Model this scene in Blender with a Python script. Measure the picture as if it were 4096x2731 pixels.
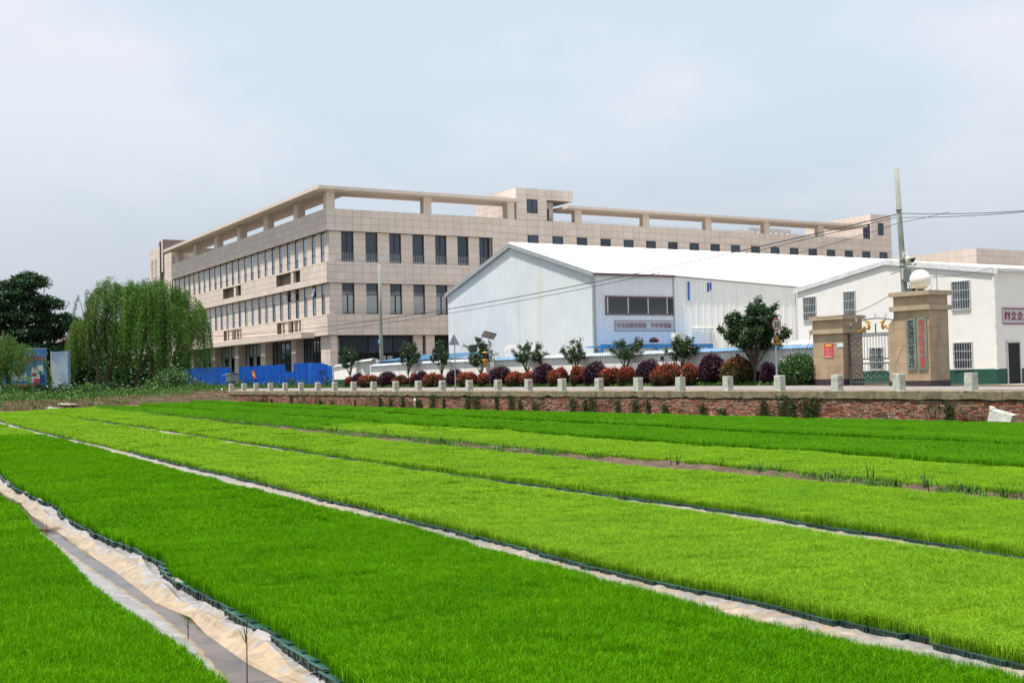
import bpy, math, random
import numpy as np
from mathutils import Vector, Matrix

for o in list(bpy.data.objects):
    bpy.data.objects.remove(o)
SC = bpy.context.scene
COL = SC.collection
rng = np.random.default_rng(7)
random.seed(7)

# ------------------------------------------------------------------ camera
FPX, CX, CY = 4646.5, 2048.0, 1365.5            # focal length in photo pixels, image centre
PITCH, ROLL, YAW = .0281461, -.0217703, .529736  # YAW: direction of the buildings' front
CAM = np.array([0., 0., 1.85])
_cp, _sp = math.cos(PITCH), math.sin(PITCH)
FW = np.array([0, _cp, _sp]); _u0 = np.array([0, -_sp, _cp]); _r0 = np.array([1., 0, 0])
RT = _r0*math.cos(ROLL) + _u0*math.sin(ROLL)
UP = _u0*math.cos(ROLL) - _r0*math.sin(ROLL)
cam = bpy.data.cameras.new('camera'); cam_ob = bpy.data.objects.new('camera', cam); COL.objects.link(cam_ob)
cam.sensor_width = 36; cam.lens = 36*FPX/4096; cam.clip_end = 6000; cam.clip_start = .05
M = Matrix.Identity(4)
for i in range(3):
    M[i][0], M[i][1], M[i][2], M[i][3] = RT[i], UP[i], -FW[i], CAM[i]
cam_ob.matrix_world = M
SC.camera = cam_ob

# ------------------------------------------------------------------ light
UV = np.array([math.cos(YAW), math.sin(YAW), 0])    # along the fronts, to the right
VV = np.array([-math.sin(YAW), math.cos(YAW), 0])   # along the sides, away
SUN_EL = math.radians(74)
_h = -UV*math.cos(.05) + VV*math.sin(.05)
SUNDIR = Vector((_h[0]*math.cos(SUN_EL), _h[1]*math.cos(SUN_EL), math.sin(SUN_EL)))
w = bpy.data.worlds.new('World'); SC.world = w; w.use_nodes = True
nt = w.node_tree; nt.nodes.clear()
N = nt.nodes.new; LK = nt.links.new
out = N('ShaderNodeOutputWorld'); bg = N('ShaderNodeBackground'); bg.inputs[1].default_value = .08
sky = N('ShaderNodeTexSky'); sky.sky_type = 'NISHITA'; sky.sun_disc = False
sky.sun_elevation = SUN_EL; sky.sun_rotation = math.atan2(_h[0], _h[1]); sky.air_density = 1.2; sky.dust_density = 4.5; sky.ozone_density = 1.5
# thin hazy cloud layer: soft noise laid on a plane high above
tc = N('ShaderNodeTexCoord'); sep = N('ShaderNodeSeparateXYZ'); LK(tc.outputs['Generated'], sep.inputs[0])
mz = N('ShaderNodeMath'); mz.operation = 'MAXIMUM'; mz.inputs[1].default_value = .0; LK(sep.outputs[2], mz.inputs[0])
mza = N('ShaderNodeMath'); mza.operation = 'ADD'; mza.inputs[1].default_value = .22; LK(mz.outputs[0], mza.inputs[0])
dv = N('ShaderNodeVectorMath'); dv.operation = 'DIVIDE'; LK(tc.outputs['Generated'], dv.inputs[0])
cb = N('ShaderNodeCombineXYZ'); cb.inputs[2].default_value = 1
LK(mza.outputs[0], cb.inputs[0]); LK(mza.outputs[0], cb.inputs[1]); LK(cb.outputs[0], dv.inputs[1])
nz = N('ShaderNodeTexNoise'); nz.inputs['Scale'].default_value = 1.25; nz.inputs['Detail'].default_value = 7; nz.inputs['Roughness'].default_value = .52; nz.inputs['Distortion'].default_value = 0
LK(dv.outputs[0], nz.inputs['Vector'])
cr = N('ShaderNodeValToRGB'); cr.color_ramp.interpolation = 'EASE'; cr.color_ramp.elements[0].position = .43; cr.color_ramp.elements[1].position = .64
cr.color_ramp.elements[0].color = (0, 0, 0, 1); cr.color_ramp.elements[1].color = (1, 1, 1, 1)
LK(nz.outputs[0], cr.inputs[0])
gr = N('ShaderNodeMapRange'); gr.interpolation_type = 'SMOOTHSTEP'; gr.inputs[1].default_value = .04; gr.inputs[2].default_value = .25; LK(mz.outputs[0], gr.inputs[0])
hc = N('ShaderNodeMix'); hc.data_type = 'RGBA'; hc.inputs[6].default_value = (4.65, 5.1, 5.75, 1); hc.inputs[7].default_value = (5.5, 6.3, 7.15, 1); LK(gr.outputs[0], hc.inputs[0])
hz = N('ShaderNodeMix'); hz.data_type = 'RGBA'; hz.inputs[0].default_value = .85      # veil of summer haze, paler towards the zenith
LK(hc.outputs[2], hz.inputs[7]); LK(sky.outputs[0], hz.inputs[6])
mx = N('ShaderNodeMix'); mx.data_type = 'RGBA'; mx.inputs[7].default_value = (6.55, 6.65, 7.1, 1)
fm = N('ShaderNodeMath'); fm.operation = 'MULTIPLY'; fm.inputs[1].default_value = .72; LK(cr.outputs[0], fm.inputs[0])
cf = N('ShaderNodeMapRange'); cf.interpolation_type = 'SMOOTHSTEP'; cf.inputs[1].default_value = .04; cf.inputs[2].default_value = .30; cf.inputs[3].default_value = .12; LK(mz.outputs[0], cf.inputs[0])
f2 = N('ShaderNodeMath'); f2.operation = 'MULTIPLY'; LK(fm.outputs[0], f2.inputs[0]); LK(cf.outputs[0], f2.inputs[1]); LK(f2.outputs[0], mx.inputs[0]); LK(hz.outputs[2], mx.inputs[6]); LK(mx.outputs[2], bg.inputs[0]); LK(bg.outputs[0], out.inputs[0])
sl = bpy.data.lights.new('sun', 'SUN'); sl.energy = 4.6; sl.angle = math.radians(.8); sl.color = (1, .94, .845)
so = bpy.data.objects.new('sun', sl); COL.objects.link(so); so.rotation_euler = SUNDIR.to_track_quat('Z', 'Y').to_euler()
so.location = (-30, -20, 60)
vs = SC.view_settings; vs.view_transform = 'Standard'; vs.look = 'None'; vs.exposure = 0.75; vs.gamma = 1
SC.render.engine = 'CYCLES'
SC.cycles.max_bounces = 6; SC.cycles.transparent_max_bounces = 8; SC.cycles.diffuse_bounces = 3; SC.cycles.glossy_bounces = 3

# ------------------------------------------------------------------ photo pixel -> place
def ray(x, y): return FW + RT*(x-CX)/FPX - UP*(y-CY)/FPX
def at(x, y, Y): d = ray(x, y); return CAM + d*(Y/d[1])
def gz(x, y, z): d = ray(x, y); return CAM + d*((z-CAM[2])/d[2])
def on_plane(x, y, p, n): d = ray(x, y); return CAM + d*(np.dot(p-CAM, n)/np.dot(d, n))
# road frame: x = away from the retaining wall, y = along it to the left
RA = math.radians(33.97)
RN = np.array([math.cos(RA), math.sin(RA), 0]); RW = np.array([-math.sin(RA), math.cos(RA), 0])
R0 = gz(3886, 1562, .97); R0[2] = 0
def RF(x, y, z=0): return R0 + RN*x + RW*y + np.array([0, 0, z])
def rf_px(x, y, off):
    q = on_plane(x, y, R0 + RN*off, RN); return float((q-R0) @ RW), float(q[2])
def FRS(r, s, z=0): return UV*r + VV*s + np.array([0, 0, z])   # field frame
def rise(s): return np.minimum(.32, .0046*np.maximum(0, np.asarray(s, float)-14))
def GH(r, s):
    r = np.asarray(r, float); k = np.clip((r-22)/7, 0, 1); k = k*k*(3-2*k)     # the field dips a little towards the brick wall
    return rise(s)*(1-k)-.14*k

# ------------------------------------------------------------------ objects
def tag(o, label=None, cat=None, group=None, kind=None):
    if label: o['label'] = label
    if cat: o['category'] = cat
    if group: o['group'] = group
    if kind: o['kind'] = kind
    return o
def thing(name, label, cat, loc=(0, 0, 0), rot=0, group=None, scale=1):
    o = bpy.data.objects.new(name, None); COL.objects.link(o); o.location = [float(c) for c in loc]; o.rotation_euler = (0, 0, rot)
    o.scale = (scale,)*3; o.empty_display_size = .2
    return tag(o, label, cat, group)
def link(name, me, m=None, parent=None, kind=None, loc=None, rot=None, label=None):
    o = bpy.data.objects.new(name, me); COL.objects.link(o)
    if m is not None and not me.materials: me.materials.append(m)
    if parent is not None: o.parent = parent
    if loc is not None: o.location = [float(c) for c in loc]
    if rot is not None: o.rotation_euler = rot
    return tag(o, label=label, kind=kind)
def copy_tree(o, parent=None):
    c = o.copy(); COL.objects.link(c)
    if parent is not None: c.parent = parent
    for ch in o.children: copy_tree(ch, c)
    return c
def ordn(i):
    W = ['first', 'second', 'third', 'fourth', 'fifth', 'sixth', 'seventh', 'eighth', 'ninth', 'tenth', 'eleventh', 'twelfth']
    if i < 12: return W[i]
    n = i+1; s = 'th' if 10 <= n % 100 <= 20 else {1: 'st', 2: 'nd', 3: 'rd'}.get(n % 10, 'th'); return f'{n}{s}'

def np_mesh(name, V, F, attrs=None, smooth=False):
    """V (n,3), F (m,k) faces of one size, attrs: {name: per-vertex floats}"""
    me = bpy.data.meshes.new(name); V = np.asarray(V, np.float32); F = np.asarray(F, np.int32); k = F.shape[1]
    me.vertices.add(len(V)); me.vertices.foreach_set('co', V.ravel())
    me.loops.add(F.size); me.loops.foreach_set('vertex_index', F.ravel())
    me.polygons.add(len(F)); me.polygons.foreach_set('loop_start', np.arange(0, F.size, k, dtype=np.int32))
    if smooth: me.polygons.foreach_set('use_smooth', np.ones(len(F), bool))
    for n_, a in (attrs or {}).items():
        at_ = me.attributes.new(n_, 'FLOAT', 'POINT'); at_.data.foreach_set('value', np.asarray(a, np.float32))
    me.update(); return me
class MB:
    def __init__(s): s.v = []; s.f = []; s.a = []
    def add(s, vs, fs, a=0.):
        b = len(s.v); s.v += [tuple(float(c) for c in p) for p in vs]; s.f += [tuple(b+i for i in f) for f in fs]; s.a += [a]*len(vs); return s
    def box(s, x0, x1, y0, y1, z0, z1, a=0.):
        return s.add([(x0, y0, z0), (x1, y0, z0), (x1, y1, z0), (x0, y1, z0), (x0, y0, z1), (x1, y0, z1), (x1, y1, z1), (x0, y1, z1)],
                     [(0, 3, 2, 1), (4, 5, 6, 7), (0, 1, 5, 4), (1, 2, 6, 5), (2, 3, 7, 6), (3, 0, 4, 7)], a)
    def hexa(s, bot, top, a=0.):   # 4 bottom points, 4 top points, counter-clockwise
        return s.add(list(bot)+list(top), [(0, 3, 2, 1), (4, 5, 6, 7), (0, 1, 5, 4), (1, 2, 6, 5), (2, 3, 7, 6), (3, 0, 4, 7)], a)
    def prism(s, pts, d):          # closed outline of 3-D points pushed along d
        n = len(pts); d = np.asarray(d, float); q = [np.asarray(p, float)+d for p in pts]
        return s.add(list(pts)+q, [tuple(range(n))[::-1], tuple(range(n, 2*n))] + [(i, (i+1) % n, n+(i+1) % n, n+i) for i in range(n)])
    def tube(s, P, r, n=6, cap=True):
        P = [np.asarray(p, float) for p in P]; m = len(P); rs = r if hasattr(r, '__len__') else [r]*m
        vs = []
        for i, p in enumerate(P):
            t = P[min(i+1, m-1)]-P[max(i-1, 0)]; t = t/(np.linalg.norm(t)+1e-9)
            a = np.cross(t, (0, 0, 1.) if abs(t[2]) < .9 else (1., 0, 0)); a /= np.linalg.norm(a)+1e-9; b = np.cross(t, a)
            for k in range(n):
                an = 2*math.pi*k/n; vs.append(p+rs[i]*(a*math.cos(an)+b*math.sin(an)))
        fs = [(i*n+k, i*n+(k+1) % n, (i+1)*n+(k+1) % n, (i+1)*n+k) for i in range(m-1) for k in range(n)]
        if cap: fs += [tuple(range(n))[::-1], tuple(range((m-1)*n, m*n))]
        return s.add(vs, fs)
    def lathe(s, prof, c=(0, 0, 0), n=16):
        vs = []; m = len(prof)
        for r, z in prof:
            for k in range(n): an = 2*math.pi*k/n; vs.append((c[0]+r*math.cos(an), c[1]+r*math.sin(an), c[2]+z))
        fs = [(i*n+k, i*n+(k+1) % n, (i+1)*n+(k+1) % n, (i+1)*n+k) for i in range(m-1) for k in range(n)]
        fs += [tuple(range(n))[::-1], tuple(range((m-1)*n, m*n))]
        return s.add(vs, fs)
    def mesh(s, name, smooth=False):
        me = bpy.data.meshes.new(name); me.from_pydata(s.v, [], s.f)
        if smooth: me.polygons.foreach_set('use_smooth', np.ones(len(me.polygons), bool))
        if any(s.a): at_ = me.attributes.new('rnd', 'FLOAT', 'POINT'); at_.data.foreach_set('value', np.asarray(s.a, np.float32))
        me.update(); return me
    def build(s, name, m, parent=None, kind=None, smooth=False, loc=None, rot=None, label=None):
        return link(name, s.mesh(name, smooth), m, parent, kind, loc, rot, label)
_BOX = MB().box(-.5, .5, -.5, .5, -.5, .5).mesh('piece')
def boxobj(name, m, b, parent):
    """one box piece sharing a unit mesh per material"""
    key = '_box_'+m.name
    me = bpy.data.meshes.get(key)
    if me is None: me = _BOX.copy(); me.name = key; me.materials.append(m)
    o = bpy.data.objects.new(name, me); COL.objects.link(o); o.parent = parent
    o.location = ((b[0]+b[1])/2, (b[2]+b[3])/2, (b[4]+b[5])/2); o.scale = (b[1]-b[0], b[3]-b[2], b[5]-b[4]); return o

# ------------------------------------------------------------------ materials
MATS = {}
def mat(name, col, rough=.75, var=.12, scale=3., metal=0., spec=.4, bump=0., bscale=60., col2=None, cpos=(.35, .65), streak=None, detail=4, stretch=(1, 1, 1), rnd=None):
    if name in MATS: return MATS[name]
    m = bpy.data.materials.new(name); MATS[name] = m; m.use_nodes = True; t = m.node_tree; B = t.nodes['Principled BSDF']; n = t.nodes.new; l = t.links.new
    B.inputs['Roughness'].default_value = rough; B.inputs['Metallic'].default_value = metal; B.inputs['Specular IOR Level'].default_value = spec
    geo = n('ShaderNodeNewGeometry'); mp = n('ShaderNodeMapping'); mp.inputs['Scale'].default_value = stretch; l(geo.outputs['Position'], mp.inputs[0])
    nzn = n('ShaderNodeTexNoise'); nzn.inputs['Scale'].default_value = scale; nzn.inputs['Detail'].default_value = detail; l(mp.outputs[0], nzn.inputs['Vector'])
    rp = n('ShaderNodeValToRGB'); e = rp.color_ramp.elements; e[0].position, e[1].position = cpos
    c = np.array(col); e[0].color = (*np.clip(c*(1-var), 0, 1), 1); e[1].color = (*(np.clip(c*(1+var), 0, 1) if col2 is None else col2), 1)
    l(nzn.outputs[0], rp.inputs[0]); last = rp.outputs[0]
    if streak:   # (colour, amount, scale, threshold) stains with a shape of their own
        sm = n('ShaderNodeMapping'); sm.inputs['Scale'].default_value = (1, 1, streak[4] if len(streak) > 4 else .25); l(geo.outputs['Position'], sm.inputs[0])
        sn = n('ShaderNodeTexNoise'); sn.inputs['Scale'].default_value = streak[2]; sn.inputs['Detail'].default_value = 6; l(sm.outputs[0], sn.inputs['Vector'])
        sr = n('ShaderNodeValToRGB'); sr.color_ramp.elements[0].position = streak[3]; sr.color_ramp.elements[1].position = min(1, streak[3]+.14); l(sn.outputs[0], sr.inputs[0])
        mu = n('ShaderNodeMath'); mu.operation = 'MULTIPLY'; mu.inputs[1].default_value = streak[1]; l(sr.outputs[0], mu.inputs[0])
        mm = n('ShaderNodeMix'); mm.data_type = 'RGBA'; mm.inputs[7].default_value = (*streak[0], 1); l(mu.outputs[0], mm.inputs[0]); l(last, mm.inputs[6]); last = mm.outputs[2]
    if rnd:      # small tone difference from piece to piece
        oi = n('ShaderNodeObjectInfo'); ar = n('ShaderNodeAttribute'); ar.attribute_name = 'rnd'; ad = n('ShaderNodeMath'); ad.operation = 'ADD'
        l(oi.outputs['Random'], ad.inputs[0]); l(ar.outputs['Fac'], ad.inputs[1]); fr = n('ShaderNodeMath'); fr.operation = 'FRACT'; l(ad.outputs[0], fr.inputs[0])
        mr = n('ShaderNodeMapRange'); mr.inputs[3].default_value = 1-rnd; mr.inputs[4].default_value = 1+rnd; l(fr.outputs[0], mr.inputs[0])
        vm = n('ShaderNodeVectorMath'); vm.operation = 'SCALE'; l(last, vm.inputs[0]); l(mr.outputs[0], vm.inputs['Scale']); last = vm.outputs[0]
    l(last, B.inputs['Base Color'])
    if bump:
        bn = n('ShaderNodeTexNoise'); bn.inputs['Scale'].default_value = bscale; bn.inputs['Detail'].default_value = 5; l(mp.outputs[0], bn.inputs['Vector'])
        bu = n('ShaderNodeBump'); bu.inputs['Strength'].default_value = bump; bu.inputs['Distance'].default_value = .02; l(bn.outputs[0], bu.inputs['Height']); l(bu.outputs[0], B.inputs['Normal'])
    return m
def leafmat(name, c0, c1, c2=None, trans=.35, gloss=.12, rough=.45, pos=(0, .6, 1), patch=None):
    if name in MATS: return MATS[name]
    m = bpy.data.materials.new(name); MATS[name] = m; m.use_nodes = True; t = m.node_tree; t.nodes.clear(); n = t.nodes.new; l = t.links.new
    a = n('ShaderNodeAttribute'); a.attribute_name = 'rnd'; oi = n('ShaderNodeObjectInfo')
    rp = n('ShaderNodeValToRGB'); e = rp.color_ramp.elements; e[0].color = (*c0, 1); e[1].color = (*c1, 1); e[1].position = pos[1]; e[0].position = pos[0]
    if c2: k = e.new(pos[2]); k.color = (*c2, 1)
    l(a.outputs['Fac'], rp.inputs[0])
    colr = rp.outputs[0]
    if patch:   # growth differs from patch to patch
        ge = n('ShaderNodeNewGeometry'); k1 = n('ShaderNodeTexNoise'); k1.inputs['Scale'].default_value = patch[1]; k1.inputs['Detail'].default_value = 5; k1.inputs['Roughness'].default_value = .6; l(ge.outputs['Position'], k1.inputs['Vector'])
        mr = n('ShaderNodeMapRange'); mr.inputs[1].default_value = .3; mr.inputs[2].default_value = .7; l(k1.outputs[0], mr.inputs[0])
        mm = n('ShaderNodeMix'); mm.data_type = 'RGBA'; mm.blend_type = 'MULTIPLY'; mm.inputs[0].default_value = 1; l(rp.outputs[0], mm.inputs[6])
        cc = n('ShaderNodeMix'); cc.data_type = 'RGBA'; p_ = patch[0]; cc.inputs[6].default_value = (1-p_*1.3, 1-p_*.9, 1-p_*.5, 1); cc.inputs[7].default_value = (1+p_*1.3, 1+p_*.7, 1+p_*.3, 1); l(mr.outputs[0], cc.inputs[0]); l(cc.outputs[2], mm.inputs[7]); colr = mm.outputs[2]
    d = n('ShaderNodeBsdfDiffuse'); tr = n('ShaderNodeBsdfTranslucent'); g = n('ShaderNodeBsdfGlossy'); g.inputs['Roughness'].default_value = rough
    l(colr, d.inputs[0]); l(colr, tr.inputs[0])
    m1 = n('ShaderNodeMixShader'); m1.inputs[0].default_value = trans; l(d.outputs[0], m1.inputs[1]); l(tr.outputs[0], m1.inputs[2])
    m2 = n('ShaderNodeMixShader'); m2.inputs[0].default_value = gloss*.4; l(m1.outputs[0], m2.inputs[1]); l(g.outputs[0], m2.inputs[2])
    o = n('ShaderNodeOutputMaterial'); l(m2.outputs[0], o.inputs[0]); return m
# ================================================================== the field
def wob(a, b, seed, n=7, f0=1., ridge=False):
    """smooth pseudo-noise of two coordinates"""
    g = np.random.default_rng(seed); o = np.zeros(np.broadcast(a, b).shape)
    for i in range(n):
        th = g.uniform(0, 2*math.pi); fr = f0*1.6**i*g.uniform(.8, 1.2); ph = g.uniform(0, 6.3)
        s_ = np.sin((a*math.cos(th)+b*math.sin(th))*fr+ph+.8*np.sin((a*math.sin(th)-b*math.cos(th))*fr*.6+ph*2))
        o = o+(1-2*np.abs(s_) if ridge else s_)/1.5**i
    return o/2.2
M_mud = mat('field mud', (.09, .065, .04), .95, .3, 6, bump=.6, bscale=40)
M_earth = mat('brown earth', (.075, .047, .031), .95, .35, 5, bump=.8, bscale=25, streak=((.12, .085, .052), .7, 3, .5, 1))
ground = MB().add([(-3000, -300, -.32), (3000, -300, -.32), (3000, 3500, -.32), (-3000, 3500, -.32)], [(0, 1, 2, 3)]).build('ground', M_mud, kind='structure')

def grid(fn, A, B_, name, m, kind=None, parent=None, smooth=True, attr=None):
    a, b = np.meshgrid(A, B_, indexing='ij'); P = fn(a, b); V = P.reshape(-1, 3); na, nb = a.shape
    i = np.arange(na-1)[:, None]*nb+np.arange(nb-1)[None]; F = np.stack([i, i+1, i+nb+1, i+nb], -1).reshape(-1, 4)[:, ::-1]
    me = np_mesh(name, V, F, {'rnd': attr(a, b).ravel()} if attr is not None else None, smooth)
    return link(name, me, m, parent, kind)
def rs_to_world(r, s, z): return np.stack([UV[0]*r+VV[0]*s, UV[1]*r+VV[1]*s, z], -1)
def I(tab):
    t = sorted(tab); xs = np.array([p[0] for p in t]); ys = np.array([p[1] for p in t])
    return lambda s: np.interp(s, xs, ys)
T0 = I([(3, 2.6), (6.6, 2.6), (6.9, 2.67), (8.2, 2.73), (10.9, 2.72), (11.4, 2.78), (11.9, 2.88), (12.4, 2.82), (13.2, 2.84), (14.3, 2.77), (15.9, 2.74), (16.9, 2.73), (17.8, 2.85), (19.8, 2.78), (21.4, 2.75), (23.1, 2.79), (25.8, 2.95), (32, 3.0)])
E0 = I([(3, 1.87), (8.6, 1.88), (10.5, 1.84), (13, 1.97), (14.5, 1.99), (17.5, 2.16), (18.8, 2.13), (32, 2.2)])
B1F = I([(2, 5.62), (4.5, 5.6), (5.2, 5.52), (6.2, 5.42), (7.3, 5.48), (9.2, 5.57), (11.2, 5.64), (12.8, 5.69), (14.6, 5.61), (17.8, 5.61), (22.6, 5.63), (31.1, 5.75), (40.2, 5.63), (60, 5.8)])
T1 = I([(1, 6.1), (4.5, 6.15), (5.1, 6.16), (5.3, 6.27), (5.9, 6.19), (7.2, 6.19), (8.1, 6.13), (10.4, 6.2), (12.1, 6.26), (14.2, 6.35), (16.4, 6.33), (20.3, 6.4), (26.8, 6.39), (32.8, 6.53), (37.4, 6.42), (47.9, 6.38), (57.6, 6.59), (70, 6.6)])
B2F = I([(2, 9.0), (8.9, 9.04), (11.2, 9.17), (20, 9.16), (28.7, 9.09), (40.8, 9.19), (63, 9.36), (75, 9.4)])
T2 = I([(3, 9.5), (7, 9.56), (8.6, 9.73), (10.7, 9.89), (13.1, 9.95), (15.9, 9.81), (21, 9.66), (31.2, 9.89), (42.1, 10.05), (50.8, 9.92), (64.3, 9.75), (75, 9.83)])
B3F = I([(4, 12.85), (11.8, 12.83), (14, 12.92), (16.2, 12.7), (24.2, 12.63), (32.4, 12.51), (39.8, 12.61), (48.7, 12.9), (60.6, 13.35), (75, 13.2)])
B4N = I([(6, 14.45), (12, 14.43), (15.9, 14.7), (20.9, 14.37), (32.5, 14.4), (45, 14.25), (60, 14.2), (78, 14.1)])
T4 = I([(8, 17.5), (14, 17.5), (17.2, 17.82), (20.7, 17.46), (25.3, 17.4), (30.9, 17.7), (36.5, 17.2), (42.9, 17.7), (55.2, 17.45), (64.4, 17.1), (78, 16.9)])
T5 = I([(10, 22.1), (16.1, 22.1), (20, 21.85), (24.8, 21.65), (31.9, 21.9), (39.6, 21.4), (57.4, 21.5), (80, 21.5)])
T6 = I([(12, 25.6), (21, 25.65), (25.6, 25.5), (28.9, 25.2), (38.2, 24.7), (51.3, 25.0), (64.6, 25.4), (84, 25.3)])
WALLR = lambda s: 32.77-.0637*(s-25.73)
END = I([(0, 73), (8.27, 72.3), (9.52, 70.2), (13.2, 74.9), (16.95, 76.6), (22.7, 82.6), (26, 84), (31, 88)])

field = grid(lambda r, s: rs_to_world(r, s, GH(r, s)-.012+.012*wob(r, s, 3, 5, 1.5)), np.linspace(3.0, 34, 90), np.linspace(-4, 92, 180), 'field', M_mud, 'structure')
field_near = grid(lambda r, s: rs_to_world(r, s, 0*r-.012), np.linspace(-8, 1.75, 8), np.linspace(-4, 40, 20), 'field', M_mud, 'structure')

# ---------------------------------------------------------------- rice seedlings
def blade_patch(name, side, n, h, wd, droop, m, seed):   # droop: (mean, spread) of the bent tip
    g = np.random.default_rng(seed); p = np.stack([g.uniform(-side/2, side/2, n), g.uniform(-side/2, side/2, n), np.zeros(n)], -1)
    hh = h*np.clip(g.normal(1, .12, n), .6, 1.4); an = g.uniform(0, 2*math.pi, n); d = np.stack([np.cos(an), np.sin(an), 0*an], -1)
    ln = np.clip(np.abs(g.normal(*droop, n)), 0, 1.2)*hh; fa = g.uniform(0, 2*math.pi, n); f = np.stack([np.cos(fa), np.sin(fa), 0*fa], -1)*wd*g.uniform(.7, 1.3, n)[:, None]/2
    up = np.array([0, 0, 1.])
    b = p; mi = p+d*(ln*.2)[:, None]+up*(hh*.8)[:, None]; tp = p+d*(ln*1.1)[:, None]+up*(hh*(1.02-.22*np.clip(ln/hh, 0, 1)))[:, None]
    V = np.concatenate([b-f*.7, b+f*.7, mi+f, mi-f, tp], 0); i = np.arange(n)
    F = np.concatenate([np.stack([i, i+n, i+2*n], -1), np.stack([i, i+2*n, i+3*n], -1), np.stack([i+3*n, i+2*n, i+4*n], -1)], 0)
    rd = np.clip(g.normal(.5, .22, n), 0, 1); me = np_mesh(name, V, F, {'rnd': np.tile(rd, 5)}); me.materials.append(m)
    return bpy.data.objects.new(name, me)
M_dark = leafmat('seedling deep green', (.056, .185, .002), (.104, .335, .002), (.21, .45, .012), trans=.36, gloss=.008, patch=(.16, .9))
M_lime = leafmat('seedling lime green', (.105, .255, .008), (.20, .41, .013), (.36, .54, .05), trans=.36, gloss=.02, patch=(.14, .9))
M_mid = leafmat('seedling mid green', (.060, .205, .003), (.108, .345, .005), (.19, .42, .015), trans=.36, gloss=.02, patch=(.14, .5))
M_sown = mat('sown tray soil', (.045, .06, .018), .95, .3, 30)
PATCH = {}
for key, m in (('dark', M_dark), ('lime', M_lime), ('mid', M_mid)):
    dr = (.22, .18) if key != 'lime' else (.52, .28)
    PATCH[key] = [[blade_patch(f'{key} seedling clump', .28, 1500, .112, .0030, dr, m, 10+k) for k in range(3)],
                  [blade_patch(f'{key} seedling clump', .5, 2000, .112, .0058, dr, m, 20+k) for k in range(3)],
                  [blade_patch(f'{key} seedling clump', 1.0, 2600, .115, .012, dr, m, 30+k) for k in range(3)]]
def scatter_group(name, objs):
    ng = bpy.data.node_groups.new(name, 'GeometryNodeTree'); n = ng.nodes.new; l = ng.links.new
    ng.interface.new_socket('Geometry', in_out='INPUT', socket_type='NodeSocketGeometry'); ng.interface.new_socket('Geometry', in_out='OUTPUT', socket_type='NodeSocketGeometry')
    gi = n('NodeGroupInput'); go = n('NodeGroupOutput'); jn = n('GeometryNodeJoinGeometry'); ip = n('GeometryNodeInstanceOnPoints'); ip.inputs['Pick Instance'].default_value = True
    for ob in objs[::-1]:
        oi = n('GeometryNodeObjectInfo'); oi.inputs['Object'].default_value = ob; oi.inputs['As Instance'].default_value = True; l(oi.outputs['Geometry'], jn.inputs[0])
    def attr(nm, ty):
        a = n('GeometryNodeInputNamedAttribute'); a.data_type = ty; a.inputs['Name'].default_value = nm
        return [s_ for s_ in a.outputs if s_.enabled and s_.name == 'Attribute'][0]
    l(gi.outputs[0], ip.inputs['Points']); l(jn.outputs[0], ip.inputs['Instance'])
    l(attr('pick', 'INT'), ip.inputs['Instance Index']); l(attr('turn', 'FLOAT_VECTOR'), ip.inputs['Rotation']); l(attr('size', 'FLOAT_VECTOR'), ip.inputs['Scale'])
    l(ip.outputs[0], go.inputs[0]); return ng
def points_object(name, P, turn, size, pick, objs):
    me = bpy.data.meshes.new(name); me.vertices.add(len(P)); me.vertices.foreach_set('co', np.asarray(P, np.float32).ravel())
    for nm, arr in (('turn', turn), ('size', size)):
        a = me.attributes.new(nm, 'FLOAT_VECTOR', 'POINT'); a.data.foreach_set('vector', np.asarray(arr, np.float32).ravel())
    a = me.attributes.new('pick', 'INT', 'POINT'); a.data.foreach_set('value', np.asarray(pick, np.int32))
    o = link(name, me); md = o.modifiers.new('scatter', 'NODES'); md.node_group = scatter_group(name, objs); return o
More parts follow.
